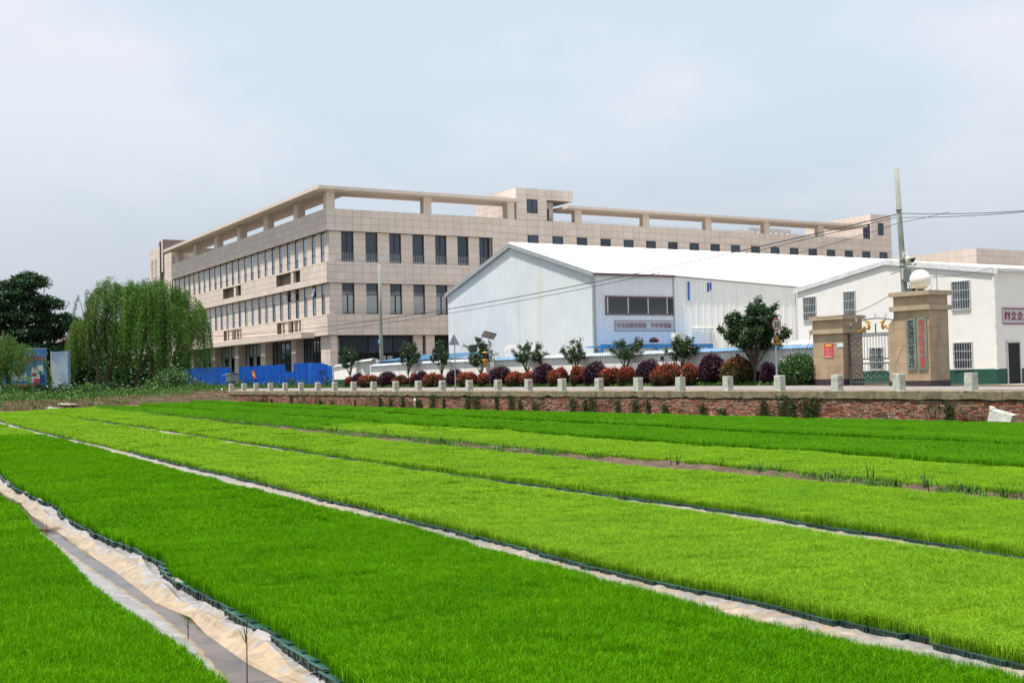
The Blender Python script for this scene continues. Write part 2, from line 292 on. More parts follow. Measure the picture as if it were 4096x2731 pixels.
def bed(label, r0, r1, s0, s1, key, hscale=1., key_far=None, s_split=None, seed=0, dips=(), edge=False):
    """fill a bed between the edge curves r0(s), r1(s) with seedlings; nearer parts get finer blades"""
    g = np.random.default_rng(seed); P, Tn, Sz, Pk = [], [], [], []
    objs = sum(PATCH[key], []) + (sum(PATCH[key_far], []) if key_far else [])
    s = s0
    while s < s1:
        lod = 0 if s < 13 else (1 if s < 30 else 2); sd = (.28, .5, 1.)[lod]
        ra, rb = float(r0(s+sd/2))+.02, float(r1(s+sd/2)); n = max(1, round((rb-ra)/sd)); w_ = (rb-ra)/n
        for i in range(n):
            r = ra+(i+.5)*w_; sc_ = s+sd/2+(g.uniform(-.03, .03))
            if sc_ > float(END(r))-sd/2 or sc_ < .38*r-4.5 or sc_ > 10.3*r+4: continue
            hs = hscale*(1+.10*float(wob(np.array(r*1.3), np.array(sc_*.8), seed+5, 4, 1.))+g.normal(0, .06))
            if edge: hs *= .6 if i == n-1 else (1.2 if i == 0 else 1)    # ragged far edge, fuller near edge
            for (ds, dw, da) in dips:
                hs *= 1-da*math.exp(-((sc_-ds-.35*math.sin(r*1.3))/dw)**2)
            P.append(rs_to_world(r, sc_, float(GH(r, sc_))+.028)); q = g.integers(0, 4)*math.pi/2
            Tn.append((g.normal(0, .03), g.normal(0, .03), YAW+q)); Sz.append((w_/sd*1.06 if q in (0, math.pi) else 1.06, 1.06 if q in (0, math.pi) else w_/sd*1.06, hs))
            Sz[-1] = (max(w_/sd, 1)*1.06, max(w_/sd, 1)*1.06, hs)
            far = key_far is not None and s_split is not None and sc_ > s_split+.8*math.sin(r*2.1)
            Pk.append((9 if far else 0)+lod*3+int(g.integers(0, 3)))
        s += sd
    o = points_object('rice_seedlings', np.array(P), Tn, Sz, Pk, objs); tag(o, label, 'seedlings', None, 'stuff')
    ss = np.linspace(s0, s1, 420); rr = np.linspace(0, 1, 4)
    def fn(a, b): ra, rb = r0(b)+.03, r1(b)-.02; r = ra+(rb-ra)*a; e = np.minimum(b, END(r)-.05); return rs_to_world(r, e, GH(r, e)+.026)
    so_ = grid(fn, rr, ss, 'sown_soil', M_sown, 'stuff', o); return o
cst = lambda c: (lambda s: np.asarray(s)*0+c)
bed('deep green rice seedlings in the near left corner below the ditch', cst(-1.), lambda s: E0(s)+.07, 3., 22, 'dark', 1.05, seed=1, dips=[(9.2, .25, .12), (12.5, .3, .1)])
bed('deep green rice seedlings in the wide bed just above the water ditch', T0, lambda s: B1F(s)+.06, -1., 58, 'dark', 1.0, key_far='lime', s_split=40, seed=2, dips=[(6.1, .18, .16), (7.7, .2, .1), (9.9, .2, .12), (13.2, .3, .1), (18, .5, .1)])
bed('lime green rice seedlings in the second bed, between the two pale film strips', T1, B2F, -2., 70, 'lime', .95, seed=3, dips=[(8.2, .2, .1), (22, .4, .12), (36, .5, .15)])
bed('lime green rice seedlings in the third bed, in front of the bare soil strip', T2, B3F, -1., 76, 'lime', 1., seed=4, dips=[(17, .3, .1), (33, .5, .15)])
bed('rice seedlings in the fourth bed behind the bare soil strip, lime to the right', lambda s: B4N(s)-.6, lambda s: T4(s)-.22, 1., 80, 'lime', .9, key_far='mid', s_split=37, seed=5, edge=True)
bed('mid green rice seedlings in the fifth bed from the camera', T4, lambda s: T5(s)-.30, 2., 86, 'mid', 1.0, seed=6, edge=True)
bed('mid green rice seedlings in the sixth bed from the camera', T5, lambda s: T6(s)-.28, 4., 88, 'mid', 1.0, seed=7, edge=True)
bed('mid green rice seedlings in the last bed along the foot of the brick wall', T6, lambda s: WALLR(s)-.35, 5., 90, 'mid', 1.0, seed=8, edge=True)

# ---------------------------------------------------------------- seedling trays along the bed edges
M_tray = mat('dark green tray plastic', (.016, .055, .045), .42, .3, 8, spec=.5, rnd=.45)
def tray_mesh():
    b = MB(); w_, l_, h = .135, .575, .044
    t = .012
    b.box(0, l_, -w_, -w_+t, 0, h); b.box(0, l_, w_-t, w_, 0, h); b.box(0, t, -w_+t, w_-t, .012, h); b.box(l_-t, l_, -w_+t, w_-t, 0, h)
    b.box(t, l_-t, -w_+t, w_-t, .004, .030)             # floor with soil
    b.box(-.008, .016, -w_-.003, w_+.003, h, h+.006)     # rim lip
    for y in (-w_+.03, 0, w_-.03): b.box(-.006, .0, y-.008, y+.008, 0, h)   # ribs on the outside
    return b
TRAY = tray_mesh().mesh('seedling_tray'); TRAY.materials.append(M_tray)
trays_rest = MB()
def tray_row(edge, s0, s1, n_single, label, group, seed):
    g = np.random.default_rng(seed); s = s0; i = 0; off = 0.
    while s < s1:
        off = .75*off+g.normal(0, .018); r = float(edge(s))-.045+off; a = g.normal(0, .035)
        z = float(GH(r, s)); p = rs_to_world(r, s, z)
        if s > .38*r-4 and s < 10.3*r+3:
            if i < n_single:
                o = bpy.data.objects.new('seedling_tray', TRAY); COL.objects.link(o); o.location = p; o.rotation_euler = (0, 0, YAW+a)
                tag(o, f'{ordn(i)} green tray from the near end {label}', 'tray', group); i += 1
            else:
                c, sn = math.cos(YAW+a), math.sin(YAW+a)
                bx = MB().box(0, .5, -.135, .135, 0, .044).box(-.008, .016, -.138, .138, .044, .05)
                trays_rest.add([(p[0]+c*q[0]-sn*q[1], p[1]+sn*q[0]+c*q[1], p[2]+q[2]) for q in bx.v], bx.f, .01+.98*g.random())
        s += .285
    return i
tray_row(T0, 5., 30, 82, 'edging the water ditch', 'trays edging the water ditch', 1)
tray_row(T1, 2.2, 62, 108, 'above the first pale film strip', 'trays above the first film strip', 2)
tray_row(T2, 4.1, 70, 110, 'above the second pale film strip', 'trays above the second film strip', 3)
for k_, e_ in enumerate((T4, T5, T6)): tray_row(e_, 4+2*k_, 70, 0, '', '', 4+k_)
tag(trays_rest.build('seedling_trays', M_tray, kind='stuff'), 'farther dark green seedling trays along the bed edges', 'trays')

# ---------------------------------------------------------------- film strips between the beds
def filmmat(name, beige, silver, p0, p1):
    m = mat(name, beige, .38, .1, 9, spec=.5); t = m.node_tree; B = t.nodes['Principled BSDF']; n = t.nodes.new; l = t.links.new
    a = n('ShaderNodeAttribute'); a.attribute_name = 'rnd'; g_ = n('ShaderNodeNewGeometry'); nn = n('ShaderNodeTexNoise'); nn.inputs['Scale'].default_value = 7; nn.inputs['Detail'].default_value = 6; l(g_.outputs['Position'], nn.inputs['Vector'])
    ms = n('ShaderNodeMath'); ms.operation = 'MULTIPLY_ADD'; ms.inputs[1].default_value = 1.1; l(nn.outputs[0], ms.inputs[0]); l(a.outputs['Fac'], ms.inputs[2])
    r = n('ShaderNodeValToRGB'); e = r.color_ramp.elements; e[0].position = p0; e[1].position = p1; e[0].color = (*beige, 1); e[1].color = (*silver, 1); l(ms.outputs[0], r.inputs[0]); l(r.outputs[0], B.inputs['Base Color'])
    bn = n('ShaderNodeTexNoise'); bn.noise_type = 'RIDGED_MULTIFRACTAL'; bn.inputs['Scale'].default_value = 4.5; bn.inputs['Detail'].default_value = 3; bn.inputs['Distortion'].default_value = 1.2; l(g_.outputs['Position'], bn.inputs['Vector'])
    bu = n('ShaderNodeBump'); bu.inputs['Strength'].default_value = .22; bu.inputs['Distance'].default_value = .03; l(bn.outputs[0], bu.inputs['Height']); l(bu.outputs[0], B.inputs['Normal'])
    s2 = n('ShaderNodeTexNoise'); s2.inputs['Scale'].default_value = 8; s2.inputs['Detail'].default_value = 6; s2.inputs['Distortion'].default_value = 1.; l(g_.outputs['Position'], s2.inputs['Vector']); q2 = n('ShaderNodeMapRange'); q2.inputs[1].default_value = .35; q2.inputs[2].default_value = .65; q2.inputs[3].default_value = .72; q2.inputs[4].default_value = 1.12; l(s2.outputs[0], q2.inputs[0])
    v2 = n('ShaderNodeVectorMath'); v2.operation = 'SCALE'; l(r.outputs[0], v2.inputs[0]); l(q2.outputs[0], v2.inputs['Scale']); l(v2.outputs[0], B.inputs['Base Color']); B.inputs['Roughness'].default_value = .3; return m
M_film = filmmat('pale film', (.33, .25, .175), (.25, .24, .245), .68, 1.02)
M_dfilm = filmmat('ditch film', (.31, .235, .15), (.26, .25, .255), .85, 1.2)
def strip(edge, back, s0, s1, label, seed, far=False):
    def fn(a, b):
        r = edge(b)-back*(1-a)+.1*a; k = np.clip(30/np.maximum(b, 6), .5, 1)
        z = GH(r, b)+.004+.008*(wob(r*2.2, b*1.2, seed, 3, 2.2)+.7)+.020*np.clip(wob(r*1.5, b*2.4, seed+1, 3, 3.2, True)+.3, 0, 1.3)+.007*np.clip(wob(r*5, b*4, seed+7, 3, 3., True), -.2, 1)
        return rs_to_world(r, b, z)
    ss = np.concatenate([np.arange(s0, min(20, s1), .045), np.arange(20, s1, .25)]) if s1 > 20 else np.arange(s0, s1, .045)
    return tag(grid(fn, np.linspace(0, 1, 26), ss, 'plastic_film', M_film, None, None, True, lambda a, b: .45*a+.1*wob(a*3, b, seed+3, 4, 1.)), label, 'plastic film')
strip(T1, .95, -1.5, 62, 'long pale plastic film strip between the deep green and the lime green beds', 11)
strip(T2, .80, -.5, 72, 'narrower pale plastic film strip between the two lime green beds', 12)
strip(T4, .30, 11, 60, 'thin bluish film edge showing along the fifth bed', 13)

# the water ditch: film draped over both banks, muddy water between them
WL = I([(3, 2.12), (7.4, 2.18), (8.6, 2.3), (10, 2.34), (12.6, 2.33), (16.6, 2.34), (20.9, 2.37), (32, 2.45)])
WRr = I([(3, 2.46), (7.2, 2.47), (7.8, 2.43), (8.9, 2.45), (9.6, 2.52), (9.9, 2.48), (10.4, 2.42), (11, 2.45), (12.5, 2.49), (14.2, 2.49), (16.1, 2.52), (18.2, 2.5), (20.2, 2.6), (22.5, 2.57), (32, 2.7)])
WZ = -.075
def ditch_fn(a, b):
    e0, wl, wr, t0 = E0(b)-.25, WL(b), WRr(b), T0(b)+.12
    r = np.where(a < .3, e0+(wl-e0)*a/.3, np.where(a < .5, wl+(wr-wl)*(a-.3)/.2, wr+(t0-wr)*(a-.5)/.5))
    k = np.where(a < .3, a/.3, np.where(a < .5, 1., 0)); q = np.where(a >= .5, (a-.5)/.5, 0.)
    z = np.where(a < .3, (WZ+.005)*k**2.2, np.where(a < .5, WZ-.06*np.sin((a-.3)/.2*math.pi), WZ*(1-q)**2.4+.004))
    fold = wob(r*3.2, b*1.5+q*1.0, 31, 3, 2.2, True); fine = wob(r*9, b*5, 32, 3, 3.)
    z = z+np.where(a >= .5, (.068*np.clip(fold+.3, -.3, 1.3)+.004*fine)*np.sin(np.clip(q*1.15, 0, 1)*math.pi)**.6, .006*fine*np.clip(k*2, 0, 1))
    r = r+np.where(a >= .5, .03*wob(b*1.5, q*2, 33, 4, 2.)*(1-q)*np.clip(q*6, 0, 1), 0)
    return rs_to_world(r, b, z+np.clip(GH(r, b), 0, .05))
dit = grid(ditch_fn, np.concatenate([np.linspace(0, .3, 12), np.linspace(.31, .5, 8), np.linspace(.505, 1, 46)]), np.concatenate([np.arange(3., 14, .03), np.arange(14, 31, .07)]), 'plastic_film', M_dfilm, None, None, True,
           lambda a, b: np.where(a < .3, .55, np.where(a < .5, .0, .05+.95*np.clip((a-.5)/.5, 0, 1)))+.12*wob(a*4, b, 35, 4, 1.2))
tag(dit, 'wrinkled beige and silver plastic film draped over both banks of the water ditch', 'plastic film')
M_water = mat('muddy water', (.06, .042, .028), .06, .5, 3, spec=.3, bump=.04, bscale=9)
tag(grid(lambda a, b: rs_to_world(WL(b)-.06+(WRr(b)-WL(b)+.16)*a, b, 0*a+WZ+np.clip(GH(2.4, b), 0, .05)), np.linspace(0, 1, 4), np.linspace(3., 31, 80), 'water', M_water, None), kind='structure')

# reed debris and reed shoots in the ditch
M_dry = leafmat('dry reed', (.05, .03, .015), (.16, .10, .05), (.35, .26, .15), trans=.15, gloss=.03)
M_reed = leafmat('dark reed blade', (.012, .03, .012), (.03, .06, .02), trans=.2)
def blades(P, D, L_, W_, rd, curve=.25, seg=3):
    """curved tapering blades from roots P along D"""
    n = len(P); P = np.asarray(P, float); D = np.asarray(D, float); D = D/np.linalg.norm(D, axis=1)[:, None]; L_ = np.broadcast_to(L_, (n,)); W_ = np.broadcast_to(W_, (n,))
    hd = D*np.array([1, 1, 0]); hd = hd/(np.linalg.norm(hd, axis=1)[:, None]+1e-6); side = np.cross(D, (0, 0, 1.)); bad = np.linalg.norm(side, axis=1) < 1e-3; side[bad] = (1, 0, 0); side = side/np.linalg.norm(side, axis=1)[:, None]
    V = []
    for k in range(seg+1):
        t = k/seg; c = P+D*(L_*t)[:, None]+(hd*.6-np.array([0, 0, 1.]))*(curve*L_*t*t)[:, None]*.6; wv = side*(W_*(1-t**1.5)*.5+W_*.02)[:, None]; V += [c-wv, c+wv]
    V = np.stack(V, 1).reshape(-1, 3); base = np.arange(n)[:, None]*(2*seg+2)
    F = np.concatenate([base+np.array([2*k, 2*k+1, 2*k+3, 2*k+2]) for k in range(seg)], 0)
    return V, F, np.repeat(np.broadcast_to(rd, (n,)), 2*seg+2)
def blade_obj(name, m, parent=None, kind=None, **k):
    V, F, r = blades(**k); return link(name, np_mesh(name, V, F, {'rnd': r}), m, parent, kind)
for (px, py, size, lab) in ((185, 2125, 1., 'larger heap of dry reed stalks lying in the ditch water'), (68, 2022, .75, 'smaller heap of dry reed stalks farther along the ditch')):
    c = gz(px, py, WZ); n = 110; an = rng.normal(.4, .7, n)
    t = thing('reed_debris', lab, 'reed debris', (c[0], c[1], WZ))
    pp = np.stack([rng.normal(0, .09*size, n), rng.normal(0, .10*size, n), rng.uniform(.0, .06, n)], -1); dd = np.stack([np.cos(an), np.sin(an), rng.normal(.12, .2, n)], -1)
    blade_obj('stalks', M_dry, t, P=pp-dd*.1, D=dd, L_=rng.uniform(.15, .34, n)*size, W_=.012, rd=rng.random(n), curve=.15)
    n = 14; dd = np.stack([rng.normal(0, .18, n), rng.normal(0, .18, n), np.ones(n)], -1)
    blade_obj('dry_stems', M_dry, t, P=np.stack([rng.normal(-.02, .07, n), rng.normal(.02, .07, n), np.zeros(n)], -1), D=dd, L_=rng.uniform(.16, .30, n)*size, W_=.006, rd=.8+.2*rng.random(n), curve=.1)
for (px, py, h, lab, lv) in ((988, 2731, .40, 'tall dark reed shoot with three leaves standing in the near ditch water', [(.62, -.9, .12), (.80, .2, .16), (.78, 1.0, .20), (.66, -.3, .12)]),
                             (752, 2555, .17, 'small dark reed shoot in the ditch behind the tall one', [(.5, -.8, .05), (.7, .7, .06)])):
    c = gz(px, py, WZ); t = thing('reed_shoot', lab, 'reed', (c[0], c[1], WZ))
    MB().tube([(0, 0, -.05), (.002, 0, h*.5), (.004, 0, h)], [.0045, .004, .002], 5).build('stem', mat('reed stem', (.05, .035, .02), .7), t)
    for k, (fz, dx, L_) in enumerate(lv):
        blade_obj('leaf', M_reed, t, P=[(0, 0, h*fz)], D=[(dx*.55, .1, 1)], L_=L_, W_=.013, rd=.4, curve=.12)

# ---------------------------------------------------------------- the bare soil strip and its weeds
def soil_fn(a, b):
    r0, r1 = B3F(b)-.06, B4N(b)+.08; r = r0+(r1-r0)*a
    return rs_to_world(r, b, GH(r, b)+.03+.045*np.sin(a*math.pi)*(1.+wob(r*3, b*1.5, 41, 5, 1.6))+.022*np.clip(wob(r*7, b*6, 42, 4, 2.5), -.6, 1))
grid(soil_fn, np.linspace(0, 1, 24), np.concatenate([np.arange(1, 30, .08), np.arange(30, 76, .3)]), 'soil_strip', M_earth, 'structure')
M_weed = leafmat('weed green', (.025, .075, .012), (.055, .14, .02), (.11, .21, .035), trans=.3, gloss=.03)
M_spike = leafmat('spiky weed', (.012, .035, .012), (.03, .075, .02), trans=.2)
def mound_weeds(name, m, label, cat, P, n, h, seed, wd=.012):
    g = np.random.default_rng(seed); k = g.integers(0, len(P), n); p = np.asarray(P)[k]+np.stack([g.normal(0, .16, n), g.normal(0, .16, n), 0*g.random(n)], -1)
    d = np.stack([g.normal(0, .45, n), g.normal(0, .45, n), np.ones(n)], -1)
    o = blade_obj(name, m, None, 'stuff', P=p, D=d, L_=h*g.uniform(.5, 1.3, n), W_=wd*g.uniform(.7, 1.3, n), rd=g.random(n), curve=.5); return tag(o, label, cat)
sv = np.sort(rng.uniform(8, 74, 420)); dens = wob(sv, sv*.3, 44, 4, .5) > -.45
P_ = [rs_to_world(rr_, ss_, float(GH(rr_, ss_))+.03) for ss_, rr_ in ((s_, float(B4N(s_))-.8+rng.uniform(-.45, .65)) for s_ in sv[dens])]
mound_weeds('low_weeds', M_weed, 'low green weeds growing over the bare soil strip', 'weeds', P_, 34000, .19, 45, .016)
wx = [545, 590, 760, 800, 915, 935, 1070, 1150, 1290, 1410, 1460, 1610, 1700, 1910, 1960, 2030, 2140, 2260, 2310]
wx = [1000+.5952*x for x in wx]+[2400+.7211*x for x in (370, 420, 480, 615, 675, 835, 900, 975, 1150, 1175, 1260, 1310, 1360, 1420, 1500, 1640, 1808, 1880, 1970, 2000, 2050, 2225)]+[.4252*x for x in (1020, 1255, 1365, 1590, 1850, 2070)]
tall = {2703, 2400+.7211*900, 2400+.7211*1500, 2400+.7211*1808, 2400+.7211*2225}
for i, px in enumerate(sorted(wx)):
    off = float(rng.uniform(-.1, .55)); q = on_plane(px, 1800, UV*(13.9+off), UV); s_ = float(q @ VV); r_ = float(B4N(s_))-.95+off
    q = on_plane(px, 1800, UV*r_, UV); s_ = float(q @ VV)
    big = any(abs(px-t_) < 3 for t_ in tall); n = int(rng.integers(5, 10)); h = (.50 if big else float(rng.uniform(.2, .36)))*min(1.25, max(.8, s_/22))
    t = thing('grass_weed', f'{"tall " if big else ""}spiky dark grass weed on the soil strip, {ordn(i)} from the left end', 'weed', rs_to_world(r_, s_, float(GH(r_, s_))+.04), 0, 'grass weeds on the soil strip')
    d = np.stack([rng.normal(0, .16, n), rng.normal(0, .16, n), np.ones(n)], -1)
    blade_obj('blades', M_spike, t, P=np.stack([rng.normal(0, .03, n), rng.normal(0, .03, n), 0*d[:, 0]-.03], -1), D=d, L_=h*rng.uniform(.45, 1.1, n), W_=.026, rd=rng.random(n), curve=.18)
# ================================================================== retaining wall, road, verge, boundary wall
def road_z(x, y):
    """road surface: rises a little away from the wall, less so by the gate"""
    k = np.clip((np.asarray(y, float)-3)/10, 0, 1)
    return .965+np.clip((np.asarray(x, float)-.5)/4.9, 0, 1.3)*(.02+.085*k)
def rgrid(x, y, z): return np.stack([R0[0]+RN[0]*x+RW[0]*y, R0[1]+RN[1]*x+RW[1]*y, z], -1)
M_brick = bpy.data.materials.new('old brick'); M_brick.use_nodes = True
def _brick():
    t = M_brick.node_tree; B = t.nodes['Principled BSDF']; n = t.nodes.new; l = t.links.new; B.inputs['Roughness'].default_value = .9; B.inputs['Specular IOR Level'].default_value = .2
    a = n('ShaderNodeAttribute'); a.attribute_name = 'rnd'; r = n('ShaderNodeValToRGB'); e = r.color_ramp.elements
    cols = [(0, (.30, .20, .145)), (.20, (.40, .24, .18)), (.38, (.38, .14, .095)), (.54, (.48, .32, .25)), (.70, (.34, .075, .04)), (.82, (.44, .25, .195)), (.92, (.12, .075, .05)), (1, (.46, .10, .03))]
    e[0].color = (*cols[0][1], 1); e[1].color = (*cols[-1][1], 1)
    for p, c in cols[1:-1]: k = e.new(p); k.color = (*c, 1)
    r.color_ramp.interpolation = 'LINEAR'; l(a.outputs['Fac'], r.inputs[0])
    g = n('ShaderNodeNewGeometry'); n1 = n('ShaderNodeTexNoise'); n1.inputs['Scale'].default_value = 22; n1.inputs['Detail'].default_value = 6; l(g.outputs['Position'], n1.inputs['Vector'])
    m1 = n('ShaderNodeMix'); m1.data_type = 'RGBA'; m1.blend_type = 'MULTIPLY'; m1.inputs[0].default_value = .3; l(r.outputs[0], m1.inputs[6]); l(n1.outputs['Color'], m1.inputs[7])
    n2 = n('ShaderNodeTexNoise'); n2.inputs['Scale'].default_value = 1.1; n2.inputs['Detail'].default_value = 8; n2.inputs['Roughness'].default_value = .65; l(g.outputs['Position'], n2.inputs['Vector'])
    r2 = n('ShaderNodeValToRGB'); r2.color_ramp.elements[0].position = .53; r2.color_ramp.elements[1].position = .66; l(n2.outputs[0], r2.inputs[0])
    m2 = n('ShaderNodeMix'); m2.data_type = 'RGBA'; m2.inputs[7].default_value = (.085, .085, .035, 1); mu = n('ShaderNodeMath'); mu.operation = 'MULTIPLY'; mu.inputs[1].default_value = .8
    l(r2.outputs[0], mu.inputs[0]); l(mu.outputs[0], m2.inputs[0]); l(m1.outputs[2], m2.inputs[6]); l(m2.outputs[2], B.inputs['Base Color'])
    bu = n('ShaderNodeBump'); bu.inputs['Strength'].default_value = .5; bu.inputs['Distance'].default_value = .01; l(n1.outputs[0], bu.inputs['Height']); l(bu.outputs[0], B.inputs['Normal'])
_brick()
M_joint = mat('wall joint', (.05, .04, .03), .95, .4, 12, streak=((.06, .06, .03), .8, 1.1, .5, 1))
M_coping = mat('weathered coping concrete', (.20, .165, .105), .92, .25, 5, bump=.7, bscale=30, streak=((.09, .075, .045), .75, 2.2, .5, .6))
M_conc = mat('pale bollard concrete', (.46, .46, .42), .9, .16, 9, bump=.45, bscale=35, streak=((.27, .26, .23), .75, 6, .56, .6))
wall = thing('retaining_wall', 'long red brick retaining wall with crumbling concrete coping along the field', 'wall', R0, RA)
Y0, Y1, COPZ = -7., 70.2, .67
ys = np.linspace(Y0, Y1, 60)
def wall_base(y): P = RF(0, y); r, s = float(P @ UV), float(P @ VV); return float(GH(r, s))-.12
core = MB()
for a, b in zip(ys[:-1], ys[1:]): core.box(.045, .55, a, b, wall_base((a+b)/2)-.2, COPZ+.02)
core.build('mortar_core', M_joint, wall)
# bricks: the 300 nearest as pieces, the rest in one part
BV = []
for k in range(16):
    b = MB(); g = np.random.default_rng(k); L_ = .235 if k < 11 else .112
    j = g.normal(0, .0035, (8, 3)); v = np.array([(0, 0, 0), (.1, 0, 0), (.1, L_, 0), (0, L_, 0), (0, 0, .049), (.1, 0, .049), (.1, L_, .049), (0, L_, .049)])+j
    b.add(v, [(0, 3, 2, 1), (4, 5, 6, 7), (0, 1, 5, 4), (1, 2, 6, 5), (2, 3, 7, 6), (3, 0, 4, 7)], max(.001, g.random()))
    me = b.mesh('brick'); me.materials.append(M_brick); BV.append((me, L_, v, b.f))
rest = MB(); singles = 0; NB = 0
g = np.random.default_rng(5)
pend = []
for row in range(18):
    z = .005-.44+row*.0625
    y = Y0+(.12 if row % 2 else 0)
    while y < Y1:
        k = int(g.integers(0, 16)); L_ = BV[k][1]
        if z > wall_base(y)-.06 and z+.05 < COPZ: pend.append((y, z, k, float(g.normal(0, .007))))
        y += L_+.016
pend.sort(key=lambda p: abs(p[0]-.6))
for i, (y, z, k, dx) in enumerate(pend):
    if i < 300:
        o = bpy.data.objects.new('brick', BV[k][0]); COL.objects.link(o); o.parent = wall; o.location = (dx, y, z)
    else: rest.add(BV[k][2]+np.array([dx, y, z]), BV[k][3], float(g.uniform(.001, 1)))
rest.build('bricks', M_brick, wall, 'stuff')
# coping: cast lengths with a broken lower edge
g = np.random.default_rng(9); y = Y0; i = 0
while y < Y1:
    L_ = float(g.uniform(1.6, 3.4)); y2 = min(y+L_, Y1); n = max(3, int((y2-y)/.14)); yy = np.linspace(y+.006, y2-.006, n)
    lo = COPZ-.015+.03*wob(yy*3, yy*0, 51, 5, 1.5)+np.where(wob(yy*2.3, yy*0+3, 52, 4, 1.) > .75, .05, 0); f = -.045+g.normal(0, .006)+.012*wob(yy*2, yy*0, 53, 4, 1.); tp = .965+.008*wob(yy*4, yy*0, 54, 4, 1.)
    V = np.concatenate([np.stack([f+.012, yy, lo], -1), np.stack([f, yy, lo+.03], -1), np.stack([f+.004, yy, tp-.02], -1), np.stack([f+.03, yy, tp], -1), np.stack([yy*0+.56, yy, tp*0+.955], -1), np.stack([yy*0+.56, yy, lo], -1)], 0)
    F = [(a*n+q, a*n+q+1, ((a+1) % 6)*n+q+1, ((a+1) % 6)*n+q) for a in range(6) for q in range(n-1)]
    me = bpy.data.meshes.new('coping_stone'); me.from_pydata(V.tolist(), [], F+[tuple(a*n for a in range(6))[::-1], tuple(a*n+n-1 for a in range(6))]); me.update()
    link('coping_stone', me, M_coping, wall); y = y2; i += 1
# bollards
M_redp = mat('faded red paint', (.42, .25, .235), .9, .25, 14, streak=((.46, .45, .41), .9, 14, .45, 1))
BD = [2231, 2065, 1923, 1791, 1672, 1563, 1466, 1376, 1291, 1214, 1144, 1078, 1016, 961, 909, 858, 812, 769, 730, 691, 655, 621, 588, 560, 531]
def bollard_mesh(seed):
    g = np.random.default_rng(seed); h, a = .615, .165; V = []; F = []; c = .018
    lv = [(-.03, 1.03), (.0, 1.02), (h*.25, 1.), (h*.5, 1.), (h*.75, .985), (h-.02, .975), (h, .93)]
    for z, k in lv:
        for (sx, sy, ex, ey) in ((-1, -1, c, 0), (1, -1, -c, 0), (1, -1, 0, c), (1, 1, 0, -c), (1, 1, -c, 0), (-1, 1, c, 0), (-1, 1, 0, -c), (-1, -1, 0, c)):
            q = g.normal(0, .0035, 3); V.append((sx*a*k+ex+q[0], sy*a*k+ey+q[1], z+q[2]*.6))
    m = 8; F = [(i*m+k, i*m+(k+1) % m, (i+1)*m+(k+1) % m, (i+1)*m+k) for i in range(len(lv)-1) for k in range(m)]+[tuple(range((len(lv)-1)*m, len(lv)*m))]
    b = MB(); b.add(V, F); return b
BMESH = [bollard_mesh(60+k).mesh('post') for k in range(5)]
for me in BMESH: me.materials.append(M_conc)
for i, dx in enumerate(BD):
    y, _ = rf_px(dx*1.7415, 1550, .2); g = np.random.default_rng(100+i); z = .958
    clean = i < 9
    t = thing('bollard', f'{ordn(i)} concrete bollard from the right end of the brick wall', 'bollard', RF(.2, y, z), RA+g.normal(0, .05), 'concrete bollards on the brick wall')
    link('post', BMESH[i % 5], None, t)
    if not clean or i == 2 or i == 7:
        for zz in ((.16, .25), (.40, .49)):
            MB().box(-.10 if clean else -.172, .12, -.1735, -.166, zz[0], zz[1]).build('paint_band', M_redp, t)
    if g.random() < .7:
        b = MB(); n = 9; b.add([(.0, 0, .02)]+[((.20+g.uniform(0, .09))*math.cos(k*2*math.pi/n), (.20+g.uniform(0, .09))*math.sin(k*2*math.pi/n), .006) for k in range(n)], [(0, 1+k, 1+(k+1) % n) for k in range(n)])
        b.build('mortar_foot', M_conc, t)
# marker posts
M_white = mat('worn white paint', (.66, .66, .63), .7, .12, 12, streak=((.4, .38, .33), .6, 8, .6, .5))
def marker(px, py0, py1, lab, off):
    y, z0 = rf_px(px, py1, off); _, z1 = rf_px(px, py0, off); t = thing('marker_post', lab, 'post', RF(off, y, z0-.1), RA)
    h = z1-z0+.1; MB().lathe([(.07, 0), (.068, h-.05), (.045, h)], n=10).build('shaft', M_white, t, smooth=True)
    MB().lathe([(.071, h*.58), (.071, h*.70)], n=10).build('band', mat('marker red', (.45, .09, .07), .8), t)
marker(1660, 1593, 1627, 'white marker post with a red band at the foot of the brick wall', -.5)
marker(888, 1553, 1573, 'small white marker post at the left end of the brick wall', .2)
# tipped concrete block by the wall, right edge
P_b = on_plane(4020, 1676, RF(-.9, 0), RN)
t = thing('concrete_block', 'tipped pale concrete block leaning at the foot of the brick wall, far right', 'concrete block', (P_b[0], P_b[1], .02), RA)
b = MB().hexa([(-.2, -.32, 0), (.12, -.3, 0), (.12, .48, 0), (-.2, .5, 0)], [(-.16, -.36, .20), (.12, -.34, .22), (.12, .42, .40), (-.16, .42, .38)]); b.build('body', M_conc, t)
MB().hexa([(-.17, .33, .36), (.1, .33, .38), (.1, .43, .40), (-.17, .43, .38)], [(-.14, .36, .45), (.02, .37, .44), (.05, .42, .47), (-.14, .43, .50)]).build('broken_corner', M_conc, t)
MB().hexa([(-.1, -.15, .245), (.03, -.15, .255), (.03, .12, .31), (-.1, .12, .30)], [(-.1, -.16, .28), (.03, -.16, .285), (.03, .11, .34), (-.1, .11, .335)]).build('loose_slab', M_conc, t)

